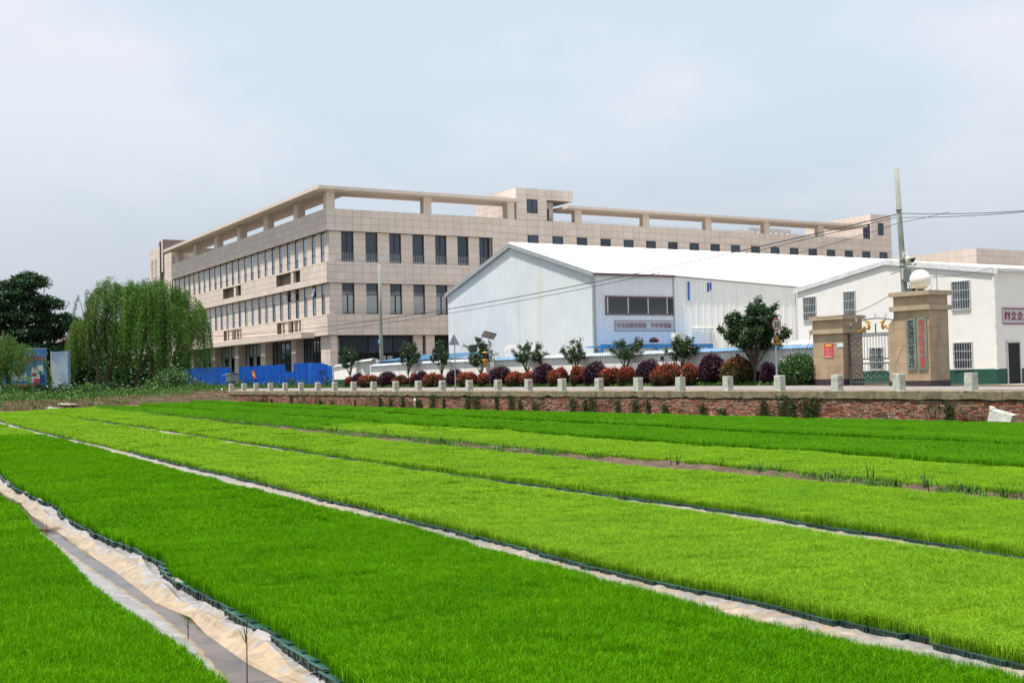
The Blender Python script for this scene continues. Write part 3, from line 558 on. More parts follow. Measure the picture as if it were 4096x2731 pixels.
# road and verge
M_road = mat('sun bleached concrete road', (.20, .182, .175), .9, .08, 2, bump=.15, bscale=80, streak=((.165, .147, .135), .5, .8, .55, 1))
M_grit = mat('gritty road shoulder', (.19, .15, .125), .95, .4, 25, bump=.8, bscale=60)
M_yard = mat('yard concrete', (.30, .28, .25), .9, .15, 1)
Yr = np.linspace(-40, 90, 80)
grid(lambda a, b: rgrid(a, b, road_z(a, b)-.004+.008*wob(a*3, b*2, 61, 4, 1.5)), np.linspace(.5, 1.35, 6), Yr, 'road_shoulder', M_grit, 'structure')
grid(lambda a, b: rgrid(a, b, road_z(a, b)), np.linspace(1.3, 5.5, 8), Yr, 'road', M_road, 'structure')
M_soil = mat('verge soil', (.075, .06, .035), .95, .3, 8, bump=.5)
grid(lambda a, b: rgrid(a, b, road_z(a, b)-.02), np.linspace(5.4, 9.0, 6), Yr, 'verge', M_soil, 'structure')
yard = MB().add([rgrid(8.9, -60, .93), rgrid(700, -700, .93), rgrid(900, 1500, .93), rgrid(8.9, 1500, .93)], [(0, 1, 2, 3)]).build('yard', M_yard, kind='structure')

# boundary wall behind the verge
M_ww = mat('whitewashed plaster', (.78, .765, .74), .85, .05, 2, streak=((.45, .44, .41), .55, 2.2, .60, .25))
M_dado = mat('green dado paint', (.009, .066, .045), .6, .12, 3)
M_bsheet = mat('blue sheet roof', (.06, .165, .30), .5, .1, 2, streak=((.16, .26, .36), .7, 2.4, .52, .6))
M_dblue = mat('deep blue sheet', (.008, .085, .36), .42, .12, 2.5, streak=((.03, .17, .50), .7, 4, .55, .12))
BW = 7.05
t = thing('boundary_wall', 'long white boundary wall with green dado and blue sheet capping behind the shrubs', 'wall', R0, RA)
segs = [(13.0, 2.86), (20.5, 2.86), (29.5, 2.87), (39, 2.87), (51, 2.84), (57.7, 2.78)]
for (a, za), (b, zb) in zip(segs[:-1], segs[1:]):
    MB().hexa([(BW, a, .9), (BW+.22, a, .9), (BW+.22, b, .9), (BW, b, .9)], [(BW, a, za), (BW+.22, a, za), (BW+.22, b, zb), (BW, b, zb)]).build('wall_length', M_ww, t)
# lower stretch to the left with a sloped top
MB().hexa([(BW, 59.4, .9), (BW+.22, 59.4, .9), (BW+.22, 64.2, .9), (BW, 64.2, .9)], [(BW, 59.4, 3.12), (BW+.22, 59.4, 3.12), (BW+.22, 64.2, 2.82), (BW, 64.2, 2.82)]).build('wall_length', M_ww, t)
MB().hexa([(BW+.6, 57.5, .9), (BW+.8, 57.5, .9), (BW+.22, 59.4, .9), (BW, 59.4, .9)], [(BW+.6, 57.5, 3.2), (BW+.8, 57.5, 3.2), (BW+.22, 59.4, 3.12), (BW, 59.4, 3.12)]).build('wall_return', M_ww, t)
MB().box(BW-.012, BW, 13.0, 64.2, .9, 1.72).build('dado', M_dado, t)
def cap(a, b, za, zb, m, name='cap_sheet', over=.13, drop=.13, back=.5, pitch=.2):
    """corrugated sheet capping, one ribbed mesh; ribs run across the wall"""
    n = int((b-a)/pitch); V = []; F = []
    for i in range(n*4+1):
        y = a+(b-a)*i/(n*4); k = (0, .03, .03, 0)[i % 4]; z = za+(zb-za)*i/(n*4)+.02
        V += [(BW-over, y, z-drop+k), (BW+.11, y, z+.04+k), (BW+back, y, z-.03+k)]
    for i in range(n*4):
        F += [(i*3, i*3+1, (i+1)*3+1, (i+1)*3), (i*3+1, i*3+2, (i+1)*3+2, (i+1)*3+1)]
    b_ = MB(); b_.add(V, F); o = b_.build(name, m, t); md = o.modifiers.new('thick', 'SOLIDIFY'); md.thickness = .012; return o
yc = 13.0
M_capw = mat('weathered pale sheet', (.24, .29, .33), .55, .15, 3, streak=((.34, .37, .40), .8, 3, .45, .6))
for i in range(15):
    ye = yc+(57.6-13)/15; za = float(np.interp(yc, [s_[0] for s_ in segs], [s_[1] for s_ in segs])); zb = float(np.interp(ye, [s_[0] for s_ in segs], [s_[1] for s_ in segs]))
    cap(yc, ye-.01, za+.01*(i % 2), zb+.01*(i % 2), M_bsheet if i < 3 or i in (8, ) else M_capw); yc = ye
cap(59.4, 64.2, 3.13, 2.83, M_capw, over=.1)
cap(57.3, 59.5, 3.24, 3.16, M_capw, over=.1)
MB().box(BW+.9, BW+4, 46., 57.5, .95, 3.05).build('blue_sheet_lean_to', M_dblue, t)
b = MB()
for k in range(58): b.hexa([(BW+.75, 46+k*.2, 3.06), (BW+.75, 46.1+k*.2, 3.06), (BW+4, 46.1+k*.2, 3.5), (BW+4, 46+k*.2, 3.5)], [(BW+.75, 46.02+k*.2, 3.1), (BW+.75, 46.08+k*.2, 3.1), (BW+4, 46.08+k*.2, 3.54), (BW+4, 46.02+k*.2, 3.54)])
b.add([(BW+.7, 46, 3.06), (BW+.7, 57.6, 3.06), (BW+4, 57.6, 3.5), (BW+4, 46, 3.5)], [(0, 1, 2, 3)]); b.build('lean_to_roof', M_bsheet, t)
# small wall lamps under the capping
for yl in (17.8, 23.4, 34.6):
    MB().box(BW-.14, BW-.005, yl-.05, yl+.05, 2.42, 2.62).build('wall_lamp', mat('black box', (.012, .012, .014), .5), t)

# blue site hoarding
M_hblue = mat('blue hoarding sheet', (.003, .075, .40), .5, .14, 1.5, streak=((.02, .15, .50), .7, 3.2, .55, .06), spec=.25, stretch=(1, 1, .2))
h = thing('site_hoarding', 'blue corrugated sheet hoarding in front of the long building, uneven top', 'hoarding', R0, RA)
prof = [(101.5, 3.21), (87.75, 3.16), (85.3, 3.15), (74.15, 3.17), (74.12, 2.5), (72.15, 2.48), (72.14, 3.22), (67.3, 3.19), (65.81, 3.06), (64.26, 2.84)]
HX = 6.95
def hz_top(y): return float(np.interp(y, [p[0] for p in prof[::-1]], [p[1] for p in prof[::-1]]))
y = 64.3; i = 0; g = np.random.default_rng(70)
while y < 101:
    y2 = min(y+.86, 101.5)
    if y < 72.14 < y2: y2 = 72.14
    if y < 74.13 < y2: y2 = 74.13
    if not (85.3 < (y+y2)/2 < 87.7):
        n = 12; yy = np.linspace(y+.004, y2+.02, n*2); rb = np.tile([0, .032], n)[:len(yy)]; rb = np.repeat([0, .03], 1)[np.arange(len(yy))//2 % 2]
        dx = float(g.normal(0, .025)); tilt = float(g.normal(0, .02)); eps = .02
        V = []; 
        for yv, q in zip(yy, rb):
            zt = hz_top(min(max((yv if y2-.03 > yv else y2-.03), y+.02), y2-.03))+(.03*(i % 3)-.03); V += [(HX+dx-q, yv, .85), (HX+dx-q+tilt, yv, zt)]
        b = MB(); b.add(V, [(2*k, 2*k+2, 2*k+3, 2*k+1) for k in range(len(yy)-1)]); o = b.build('hoarding_panel', M_hblue, h); md = o.modifiers.new('thick', 'SOLIDIFY'); md.thickness = .01
    y = y2; i += 1
MB().box(HX+.05, HX+.11, 64.3, 85.3, 1.9, 1.97).box(HX+.05, HX+.11, 87.7, 101.4, 1.9, 1.97).build('rail', mat('grey steel', (.25, .26, .27), .5, metal=.6), h)
# writing on the hoarding and the pasted strip
def text_mesh(name, body, size, align='CENTER', spacing=1., extrude=.002, bold=0.):
    c = bpy.data.curves.new(name, 'FONT'); c.body = body; c.size = size; c.align_x = align; c.align_y = 'CENTER'; c.space_line = spacing; c.extrude = extrude; c.offset = bold; c.resolution_u = 2
    o = bpy.data.objects.new(name, c); COL.objects.link(o); dg = bpy.context.evaluated_depsgraph_get()
    me = bpy.data.meshes.new_from_object(o.evaluated_get(dg)); me.name = name; bpy.data.objects.remove(o); bpy.data.curves.remove(c); return me
def text_on(name, body, size, m, parent, loc, rot, **k):
    me = text_mesh(name, body, size, **k); me.materials.clear(); me.materials.append(m); return link(name, me, None, parent, loc=loc, rot=rot)
def text_row(name, body, size, adv, m, parent, loc, rot, **k):
    d = np.array((0, -1, 0.)) if abs(rot[2]) > 1 else np.array((1., 0, 0)); n = len(body)
    for i_, c_ in enumerate(body):
        if c_ != ' ': text_on(name, c_, size, m, parent, np.array(loc)+d*adv*(i_-(n-1)/2), rot, **k)
M_black = mat('black paint', (.006, .007, .012), .6)
ROADTXT = (math.pi/2, 0, -math.pi/2)        # reads from the road: local text x -> -y, up -> z
text_row('character', '打深水井', .36, .40, M_black, h, (HX-.075, 66.2, 2.33), ROADTXT, bold=.004)
text_row('character', '13321620922', .32, .21, M_black, h, (HX-.075, 66.0, 1.86), ROADTXT, bold=.004)
MB().hexa([(HX-.09, 80.9, 1.95), (HX-.06, 80.9, 1.95), (HX-.06, 81.5, 1.95), (HX-.09, 81.5, 1.95)], [(HX-.09, 81.4, 2.75), (HX-.06, 81.4, 2.75), (HX-.06, 82.1, 2.75), (HX-.09, 82.1, 2.75)]).build('red_strip', mat('red paper', (.42, .05, .03), .7), h)
MB().hexa([(HX-.095, 81.1, 2.2), (HX-.09, 81.1, 2.2), (HX-.09, 81.65, 2.2), (HX-.095, 81.65, 2.2)], [(HX-.095, 81.35, 2.5), (HX-.09, 81.35, 2.5), (HX-.09, 81.9, 2.5), (HX-.095, 81.9, 2.5)]).build('yellow_patch', mat('yellow paper', (.55, .38, .05), .7), h)
# meter box on legs in the gap of the hoarding
t = thing('meter_cabinet', 'small grey steel cabinet with a curved roof in the gap of the blue hoarding', 'cabinet', RF(6.6, 86.3, 1.), RA)
M_grey = mat('grey sheet steel', (.42, .46, .50), .5, .12, 4, metal=.1)
MB().box(-.5, .5, -.55, .6, .75, 1.45).build('body', M_grey, t)
b = MB(); q = [(-.75+1.5*k/8, -.15-.12*((k-4)/4)**2) for k in range(9)]
b.add([(x_, -.75, 1.75+z_) for x_, z_ in q]+[(x_, .95, 1.62+z_) for x_, z_ in q], [(k, k+1, 10+k, 9+k) for k in range(8)]); o = b.build('roof', M_grey, t, smooth=True); o.modifiers.new('thick', 'SOLIDIFY').thickness = .03
for sx in (-.45, .45):
    for sy in (-.5, .55): MB().box(sx-.03, sx+.03, sy-.03, sy+.03, 0, 1.5).build('leg', M_grey, t)
# ================================================================== the long beige building
SCL = 1.03
K = at(1308, 1100, 100.); K[2] = 0.
K = CAM+(K-CAM)*SCL
M_tile = mat('beige stone panel', (.64, .55, .49), .6, .05, .7, rnd=.05, bump=.1, bscale=90, streak=((.56, .47, .41), .45, .5, .55, .3))
M_tjoint = mat('panel joint', (.25, .205, .175), .9)
M_frame = mat('dark window frame', (.018, .022, .03), .4)
def glassmat(name, col, rough, spec=.5, metal=0.):
    m = bpy.data.materials.new(name); m.use_nodes = True; t = m.node_tree; B = t.nodes['Principled BSDF']; B.inputs['Roughness'].default_value = rough; B.inputs['IOR'].default_value = 1.5; B.inputs['Metallic'].default_value = metal
    n = t.nodes.new; oi = n('ShaderNodeObjectInfo'); r = n('ShaderNodeValToRGB'); e = r.color_ramp.elements; c = np.array(col); e[0].color = (*(c*.5), 1); e[1].color = (*(c*1.6), 1)
    t.links.new(oi.outputs['Random'], r.inputs[0]); t.links.new(r.outputs[0], B.inputs['Base Color']); B.inputs['Specular IOR Level'].default_value = spec
    g = n('ShaderNodeNewGeometry'); nn = n('ShaderNodeTexNoise'); nn.inputs['Scale'].default_value = .6; t.links.new(g.outputs['Position'], nn.inputs['Vector']); bu = n('ShaderNodeBump'); bu.inputs['Strength'].default_value = .04; bu.inputs['Distance'].default_value = .2
    t.links.new(nn.outputs[0], bu.inputs['Height']); t.links.new(bu.outputs[0], B.inputs['Normal']); return m
M_glass = glassmat('dark blue glass', (.022, .034, .055), .04, .8)
M_glassl = glassmat('coated glass with sky tone', (.20, .25, .30), .05, .6, .55)  # coated glass; pale base colour painted in for the reflected sky
M_pale = mat('pale window pane', (.30, .32, .33), .25, .1, 1.5, spec=.6)  # opaque pale panes, nothing built behind them
M_room = mat('dark interior', (.012, .013, .015), .8)
M_steel = mat('brushed steel rail', (.55, .56, .57), .35, metal=.6)
main = thing('office_building', 'long beige stone-clad office building with roof canopy and two rows of windows', 'building', K, YAW, scale=SCL)
PAN = []      # panel boxes waiting to be built
def panels(plane, c, a0, a1, z0, z1, da, dz, z_from_top=True, out=None, prio=1., alist=None):
    """panels on a face: plane 'y' faces -y at y=c, 'x' faces -x at x=c, 'X' faces +x, 'u' faces down"""
    g_ = .011; na = max(1, round((a1-a0)/da)); nz_ = max(1, round((z1-z0)/dz)); ea = np.linspace(a0, a1, na+1) if alist is None else np.array(alist); ez = np.linspace(z0, z1, nz_+1)
    for i in range(len(ea)-1):
        for j in range(nz_):
            A0, A1, Z0, Z1 = ea[i]+g_, ea[i+1]-g_, ez[j]+g_, ez[j+1]-g_
            if plane == 'y': b = (A0, A1, c-.02, c+.004, Z0, Z1)
            elif plane == 'x': b = (c-.02, c+.004, A0, A1, Z0, Z1)
            else: b = (c-.004, c+.02, A0, A1, Z0, Z1)
            PAN.append((b, prio, out))
core = MB()
TB, MBn, LB = (14.63, 16.52), (10.11, 11.96), (5.56, 7.40)
SB = .35
XF = 16.45      # the stepped facade ends here, the flush one goes on
# solid body well behind the windows
core.box(.75, 18.5, .75, 62, 5.56, 16.0); core.box(2.3, 18.5, 2.3, 62, .9, 5.56); core.box(18.5, 70, .35, 14, .9, 16.0)
core.box(XF, 70, .0, .34, .9, 16.5)         # flush right front
core.box(69.7, 70, .35, 14, .9, 16.5)
bands = MB()
for z0, z1 in (TB, MBn):
    bands.box(0, XF, 0, .74, z0, z1); bands.box(0, .74, .745, 53.1, z0, z1)
# low band: front solid, left with openings
bands.box(0, XF, 0, .74, *LB)
OPN = [(6.6, 13.2), (24.4, 30.85)]
bands = MB()
def band_left(z0, z1, ops):
    y = .745
    for (a, b) in ops:
        bands.box(0, .74, y, a, z0, z1); bands.box(0, .74, a, b, z0, z0+.58); bands.box(0, .74, a, b, z1-.19, z1); bands.box(.55, .74, a, b, z0+.58, z1-.19); y = b
    bands.box(0, .74, y, 53.1, z0, z1)
bands.box(0, XF, 0, .74, *TB); bands.box(0, .74, .745, 53.1, *TB)
bands.box(0, XF, 0, .74, *MBn); band_left(*MBn, OPN)
bands.box(0, XF, 0, .74, *LB); band_left(*LB, OPN)
bands.build('floor_bands', M_tjoint, main)
core.build('body', M_tjoint, main)
# panels on the bands
panels('y', 0, 0, XF, *TB, .81, .63, prio=1.5); panels('x', 0, 0, 53.1, *TB, .81, .63)
for z in ((11.65, 11.96), (11.03, 11.65), (10.36, 11.03), (10.11, 10.36)): panels('y', 0, 0, XF, *z, .81, z[1]-z[0], prio=1.5)
for z in ((6.78, 7.40), (6.17, 6.78), (5.56, 6.17)): panels('y', 0, 0, XF, *z, .81, 1., prio=1.5)
def left_band_panels(rows, ops, zo):
    for z in rows:
        if z[1] <= zo[0]+.02 or z[0] >= zo[1]-.02: panels('x', 0, 0, 53.1, *z, .81, z[1]-z[0]); continue
        y = 0
        for (a, b) in ops: panels('x', 0, y, a, *z, .81, z[1]-z[0]); y = b
        panels('x', 0, y, 53.1, *z, .81, z[1]-z[0])
left_band_panels([(11.77, 11.96), (11.23, 11.77), (10.69, 11.23), (10.11, 10.69)], OPN, (10.69, 11.77))
left_band_panels([(7.21, 7.40), (6.67, 7.21), (6.14, 6.67), (5.56, 6.14)], OPN, (6.14, 7.21))
for zz in (10.69, 6.14):
    for (a, b) in OPN:
        if zz > 8: boxobj('recess_post', M_tile, (.02, .28, a+1.9, a+2.6, zz, zz+1.08), main)
        else:
            for q in (.7, 1.9, 3.6, 5.2): boxobj('recess_post', M_tile, (.05, .40, a+q, a+q+(.3 if q != 3.6 else 1.), zz, zz+1.06), main)
# windows: frame with panes as sub-parts
def window(parent, plane, c, a0, a1, z0, z1, style, m=None, inset=.16):
    """plane 'y': in a front face at y=c; 'x': in a left face at x=c"""
    f = MB(); d0, d1 = c+inset, c+inset+.07; t_ = .055
    def bx(b, A0, A1, Z0, Z1, e0=d0, e1=d1):
        if plane == 'y': b.box(A0, A1, e0, e1, Z0, Z1)
        else: b.box(e0, e1, A0, A1, Z0, Z1)
    bx(f, a0, a0+t_, z0, z1); bx(f, a1-t_, a1, z0, z1); bx(f, a0+t_, a1-t_, z0, z0+t_); bx(f, a0+t_, a1-t_, z1-t_, z1)
    H = z1-z0; am = (a0+a1)/2; panes = []
    i0, i1 = a0+t_, a1-t_
    if style == 'left_hi': zt = z0+H*.30; bx(f, i0, i1, zt-.06, zt+.02); panes = [(i0, i1, z0+t_, zt-.06, 0), (i0, i1, zt+.02, z1-t_, 0)]
    elif style in ('left_lo', 'open'): zt = z0+H*.62; bx(f, i0, i1, zt-.05, zt+.03); panes = [(i0, i1, z0+t_, zt-.05, 0)]+([(i0, i1, zt+.03, z1-t_, 0)] if style == 'left_lo' else [])
    elif style in ('double', 'single'):
        zt = z0+H*.31; bx(f, i0, i1, zt-.04, zt+.03); panes = [(i0, i1, z0+t_, zt-.04, 0)]
        if style == 'double': bx(f, am-.07, am+.07, zt+.03, z1-t_); panes += [(i0, am-.07, zt+.03, z1-t_, 0), (am+.07, i1, zt+.03, z1-t_, 0)]
        else: panes += [(i0, i1, zt+.03, z1-t_, 0)]
    elif style in ('lowdouble', 'lowsingle'):
        zt = z0+H*.63; bx(f, i0, i1, zt-.03, zt+.03); panes = [(i0, i1, zt+.03, z1-t_, 0)]
        if style == 'lowdouble': bx(f, am-.06, am+.06, z0+t_, zt-.03); panes += [(i0, am-.06, z0+t_, zt-.03, 1), (am+.06, i1, z0+t_, zt-.03, 1)]
        else: panes += [(i0, i1, z0+t_, zt-.03, 1)]
    elif style == 'small':
        zt = z0+H*.55; bx(f, i0, i1, zt-.025, zt+.025); bx(f, am-.03, am+.03, z0+t_, zt-.025); panes = [(i0, i1, zt+.025, z1-t_, 0), (i0, am-.03, z0+t_, zt-.025, 0), (am+.03, i1, z0+t_, zt-.025, 0)]
    else: bx(f, am-.03, am+.03, z0+t_, z1-t_); panes = [(i0, am-.03, z0+t_, z1-t_, 0), (am+.03, i1, z0+t_, z1-t_, 0)]
    w_ = f.build('window', M_frame, parent)
    for (A0, A1, Z0, Z1, pl) in panes:
        b = (A0, A1, d0+.025, d0+.04, Z0, Z1) if plane == 'y' else (d0+.025, d0+.04, A0, A1, Z0, Z1)
        boxobj('pane', (M_pale if pl else (m or M_glass)), b, w_)
    return w_
piers = MB(); WZ1, WZ2 = (12.03, 14.63), (7.46, 10.11)
FX = [1.5+2.288*i for i in range(7)]
def pier_front(a, b, z0, z1): piers.box(a, b, SB, .75, z0, z1); panels('y', SB, a, b, z0, z1, 2., .6, prio=1.2)
for (z0, z1, st) in ((11.96, 14.63, ('double', 'single')), (7.40, 10.11, ('lowdouble', 'lowsingle'))):
    x = SB
    for i, fx in enumerate(FX):
        pier_front(x, fx, z0, z1); x = fx+1.14
        wz = WZ1 if z0 > 11 else WZ2
        piers.box(fx, fx+1.14, SB+.02, .75, z0, wz[0]); wd = window(main, 'y', SB, fx, fx+1.14, wz[0], wz[1], st[i % 2], M_glass)
        if z0 > 11:
            b = MB(); zt = wz[0]+.83
            for k in range(7): xx = fx+.1+k*(.94/6); b.box(xx-.01, xx+.01, SB+.10, SB+.12, wz[0]+.06, zt-.04)
            b.box(fx+.05, fx+1.09, SB+.10, SB+.12, wz[0]+.06, wz[0]+.09); b.build('railing', M_steel, wd)
    pier_front(x, XF, z0, z1)
LY = [1.37+2.2*i for i in range(24)]; LW = .87
def pier_left(a, b, z0, z1): piers.box(SB, .75, a, b, z0, z1); panels('x', SB, a, b, z0, z1, 2., .6)
for (z0, z1) in ((11.96, 14.63), (7.40, 10.11)):
    y = .76; pier_left(SB, .76, z0, z1)
    for i, fy in enumerate(LY):
        pier_left(y, fy, z0, z1); y = fy+LW; wz = WZ1 if z0 > 11 else WZ2
        piers.box(SB+.02, .75, fy, fy+LW, z0, wz[0])
        op = z0 < 11 and i in (1, 3, 4)
        wd = window(main, 'x', SB, fy, fy+LW, wz[0], wz[1], 'left_hi' if z0 > 11 else ('open' if op else 'left_lo'), M_glassl, .01)
        if op:   # awning light swung outwards
            zt = wz[0]+(wz[1]-wz[0])*.62; H = wz[1]-zt; an = .62 if i > 1 else .25; ox, oz = -H*math.sin(an), -H*math.cos(an); z9 = wz[1]-.04; x9 = SB+.0
            b = MB().hexa([(x9+ox, fy+.05, z9+oz), (x9+ox+.03, fy+.05, z9+oz), (x9+ox+.03, fy+LW-.05, z9+oz), (x9+ox, fy+LW-.05, z9+oz)], [(x9, fy+.05, z9), (x9+.03, fy+.05, z9), (x9+.03, fy+LW-.05, z9), (x9, fy+LW-.05, z9)]); sash = b.build('open_sash', M_frame, wd)
            e = .05; MB().add([(x9+ox*(1-e)-.004, fy+.11, z9+oz*(1-e)), (x9+ox*(1-e)-.004, fy+LW-.11, z9+oz*(1-e)), (x9+ox*e-.004, fy+LW-.11, z9+oz*e), (x9+ox*e-.004, fy+.11, z9+oz*e)], [(0, 1, 2, 3)]).build('sash_pane', M_glassl, wd)
    pier_left(y, 53.6, z0, z1)
piers.build('piers', M_tjoint, main, 'stuff')
# flush right front: wide / narrow panel rhythm and small windows
al = [XF, 17.3, 18.1, 19.1, 20.3]; x = 20.3
while x < 69.0: al += [x+1.2, x+2.0, x+2.81]; x += 2.81
al = [a for a in al if a < 69.9]+[70.]
SMALL = [20.33+2.80*i for i in range(18)]
for z in ((15.85, 16.5), (15.18, 15.85)): panels('y', 0, XF, 70, *z, 1, 1, alist=al)
for z in ((14.53, 15.05), (13.9, 14.53), (13.25, 13.9)):
    e = [a for a in al]
    for i in range(len(al)-1):
        if not any(abs(al[i]-sx) < .35 and abs(al[i+1]-sx-1.16) < .5 for sx in SMALL): panels('y', 0, al[i], al[i+1], *z, 9, 9)
panels('y', 0, XF, 70, 15.05, 15.18, 1, 1, alist=al)
for z in ((12.6, 13.25), (11.95, 12.6)): panels('y', 0, XF, 70, *z, 1, 1, alist=al)
for sx in SMALL: window(main, 'y', -.10, sx, sx+1.16, 13.25, 15.03, 'small', M_glass, inset=.04)
# stair tower above the roof and end tower
tw = MB(); tw.box(19.14, 22.54, 0.0, 8.0, 16.5, 19.5); tw.box(22.54, 24.1, 1.3, 8.0, 16.5, 18.5); tw.box(22.54, 25.58, 0.0, 8.0, 18.5, 19.5); tw.box(66.7, 70, .0, 10.5, 16.0, 19.4); tw.build('roof_towers', M_tjoint, main)
for z in ((18.85, 19.5),): panels('y', 0, 19.14, 25.58, *z, 1, 1, alist=[19.14, 20.3, 21.5, 22.3, 23.1, 24.3, 25.05, 25.58])
panels('y', 0, 22.54, 25.58, 18.5, 18.85, 1, 1, alist=[22.54, 23.1, 24.3, 25.05, 25.58])
for z in ((18.2, 18.85), (17.55, 18.2), (16.9, 17.55), (16.52, 16.9)): panels('y', 0, 19.14, 22.54, *z, 1, 1, alist=[19.14, 20.3, 21.5, 22.54])
panels('x', 19.14, 0, 8, 16.52, 19.5, .81, .65); panels('y', 1.3, 22.54, 24.1, 16.52, 18.5, .8, .65)
window(main, 'y', -.14, 20.32, 21.45, 17.15, 18.47, 'slide', M_glass, .06); window(main, 'y', 1.17, 22.6, 23.55, 16.59, 17.88, 'slide', M_glass, .06)
panels('y', 0, 66.7, 70, 16.5, 19.4, .82, .65); panels('x', 66.7, 0, 10.5, 16.5, 19.4, .81, .65)
window(main, 'y', -.14, 67.81, 68.67, 17.02, 18.41, 'slide', M_glass, .06); window(main, 'x', 66.56, .15, 1.15, 16.5, 18.3, 'slide', M_glass, .06)
# roof canopy slabs on posts
M_slab = mat('canopy render', (.63, .54, .475), .75, .05, 1)
MB().box(-1.0, 19.1, -1.0, 2.6, 18.05, 18.32).box(-1.0, 2.6, 2.6, 53.0, 18.05, 18.32).build('roof_canopy', M_slab, main)
MB().box(24.3, 65, -1.0, 2.6, 17.72, 17.96).build('roof_canopy', M_slab, main)
for (a, b) in ((.05, .85), (9.4, 10.2), (18.2, 18.95)): boxobj('canopy_post', M_slab, (a, b, .05, .75, 16.4, 18.05), main)
for (a, b) in ((7.1, 8.3), (15.8, 17.0), (24.4, 25.6), (33.0, 34.2), (41.6, 42.8), (50., 51.2)): boxobj('canopy_post', M_slab, (.05, .75, a, b, 16.4, 18.05), main)
for a in (26.1, 34.35, 42.5, 50.65, 58.7): boxobj('canopy_post', M_slab, (a-.3, a+.5, .05, .65, 16.45, 17.72), main)
MB().box(.74, 18, .74, 53, 16.0, 16.05).build('roof_deck', M_tjoint, main)
# lightning rail along the edges
b = MB()
def rail(P, q=1.6):
    for p0, p1 in zip(P[:-1], P[1:]):
        p0, p1 = np.array(p0, float), np.array(p1, float); n = max(1, int(np.linalg.norm(p1-p0)/q)); b.tube([p0+(0, 0, .16), p1+(0, 0, .16)], .012, 4)
        for k in range(n): c = p0+(p1-p0)*k/n; b.box(c[0]-.012, c[0]+.012, c[1]-.012, c[1]+.012, c[2], c[2]+.16)
rail([(-.9, 52.9, 18.32), (-.9, -.9, 18.32), (19, -.9, 18.32)]); rail([(19.2, 7.9, 19.5), (19.2, .1, 19.5), (25.5, .1, 19.5)]); rail([(66.8, 10, 19.4), (66.8, .1, 19.4), (69.9, .1, 19.4)]); rail([(24.2, .1, 16.5), (66, .1, 16.5)])
b.build('lightning_rail', mat('galvanised rod', (.5, .5, .5), .5, metal=.4), main)
# downpipes under the canopy posts
b = MB()
for yy in (7.05, 24.35, 41.55): b.tube([(-.05, yy, 16.6), (-.05, yy, 17.8), (-.05, yy+.7, 17.9), (-.05, yy+.7, 18.05)], .05, 6)
b.build('downpipe', mat('white plastic pipe', (.6, .58, .55), .5), main)
# rear stair tower at the far left end
t2 = MB(); t2.box(0.2, 9, 53.65, 58.0, .9, 18.2); t2.box(0.0, 9, 58.9, 64.7, .9, 19.45); t2.box(.9, 9, 58.0, 58.9, .9, 19.2); t2.box(0, 3.5, 57.3, 58.0, 16, 20.2); t2.box(0, 3.5, 58.85, 59.5, 19.4, 20.1); t2.build('end_tower', M_tjoint, main)
panels('x', .2, 53.65, 57.3, 1.5, 18.2, 2., .62); panels('x', .0, 58.9, 64.7, 1.5, 19.45, 2.0, .65); panels('x', 0, 57.3, 58.0, 16, 20.2, .9, .62); panels('y', 53.65, .2, 9, 16.1, 18.2, .9, .65)
boxobj('tower_slot_glass', M_glass, (.80, .88, 58.02, 58.88, 11.5, 19.0), main)
for (a, b_) in ((60.6, 61.5), (62.5, 63.4)): window(main, 'x', -.1, a, b_, 15.6, 17.9, 'slide', M_glass, .06)
# ground floor: columns, shop glazing, entrance canopy
gf = MB()
cols_l = [(1.0, 2.6), (9.05, 10.3), (17.95, 19.35), (26.7, 28.1), (35.5, 37.0), (44.4, 45.8)]
for i, (a, b_) in enumerate(cols_l):
    gf.box(SB, 1.25, a, b_, .9, 5.56); panels('x', SB, a, b_, 1.0, 5.56, 3, .78); panels('y', a, SB, 1.25, 1.0, 5.56, 3, .78)
gf.box(SB, 1.0, SB, .99, .9, 5.56); panels('y', SB, SB, .98, 1.0, 5.56, 3, .78, prio=1.2); panels('x', SB, SB, .98, 1.0, 5.56, 3, .78)
gf.box(2.4, 3.2, 2.7, 4.2, .9, 5.56); panels('x', 2.4, 2.7, 4.2, 1.0, 5.56, 3, .78)
for (a, b_) in ((8.4, 9.35), (9.5, 10.4)): gf.box(a, b_, SB+.3*(a < 9), 1.0, .9, 5.56); panels('y', SB+.3*(a < 9), a, b_, 1.0, 5.56, 3, .78)
gf.build('ground_floor_columns', M_tjoint, main)
MB().box(1.3, 2.2, 4.4, 53, .9, 5.5).box(1.0, 8.4, 1.4, 2.2, .9, 5.5).box(10.4, 17, 1.0, 1.6, .9, 5.5).build('ground_floor_rooms', M_room, main)
def shopfront(y0, y1, bare):
    f = MB(); zt, zm = 5.5, 4.25; n = 6; e = np.linspace(y0, y1, n+1)
    for k, q in enumerate(e): f.box(1.10, 1.18, q-.04, q+.04, 1.0, zt)
    f.box(1.10, 1.18, y0, y1, zm-.04, zm+.04); f.box(1.10, 1.18, y0, y1, zt-.06, zt+.02); w_ = f.build('shopfront', M_frame, main)
    for k in range(n):
        boxobj('pane', M_glass if bare else M_pale, (1.15, 1.165, e[k]+.04, e[k+1]-.04, zm+.04, zt-.06), w_)
        if bare or k in (0, 3, 5): boxobj('pane', M_glass if bare else M_pale, (1.15, 1.165, e[k]+.04, e[k+1]-.04, 1.0 if bare else 2.6, zm-.04), w_)
    return w_
shopfront(4.3, 9.0, True); shopfront(10.4, 17.9, True); shopfront(19.4, 26.6, False); shopfront(28.2, 35.4, False); shopfront(37.1, 44.3, False)
f = MB()
for q in (1.02, 1.47, 4.2, 6.6, 8.36): f.box(q-.04, q+.04, .98, 1.08, 1.0, 5.5)
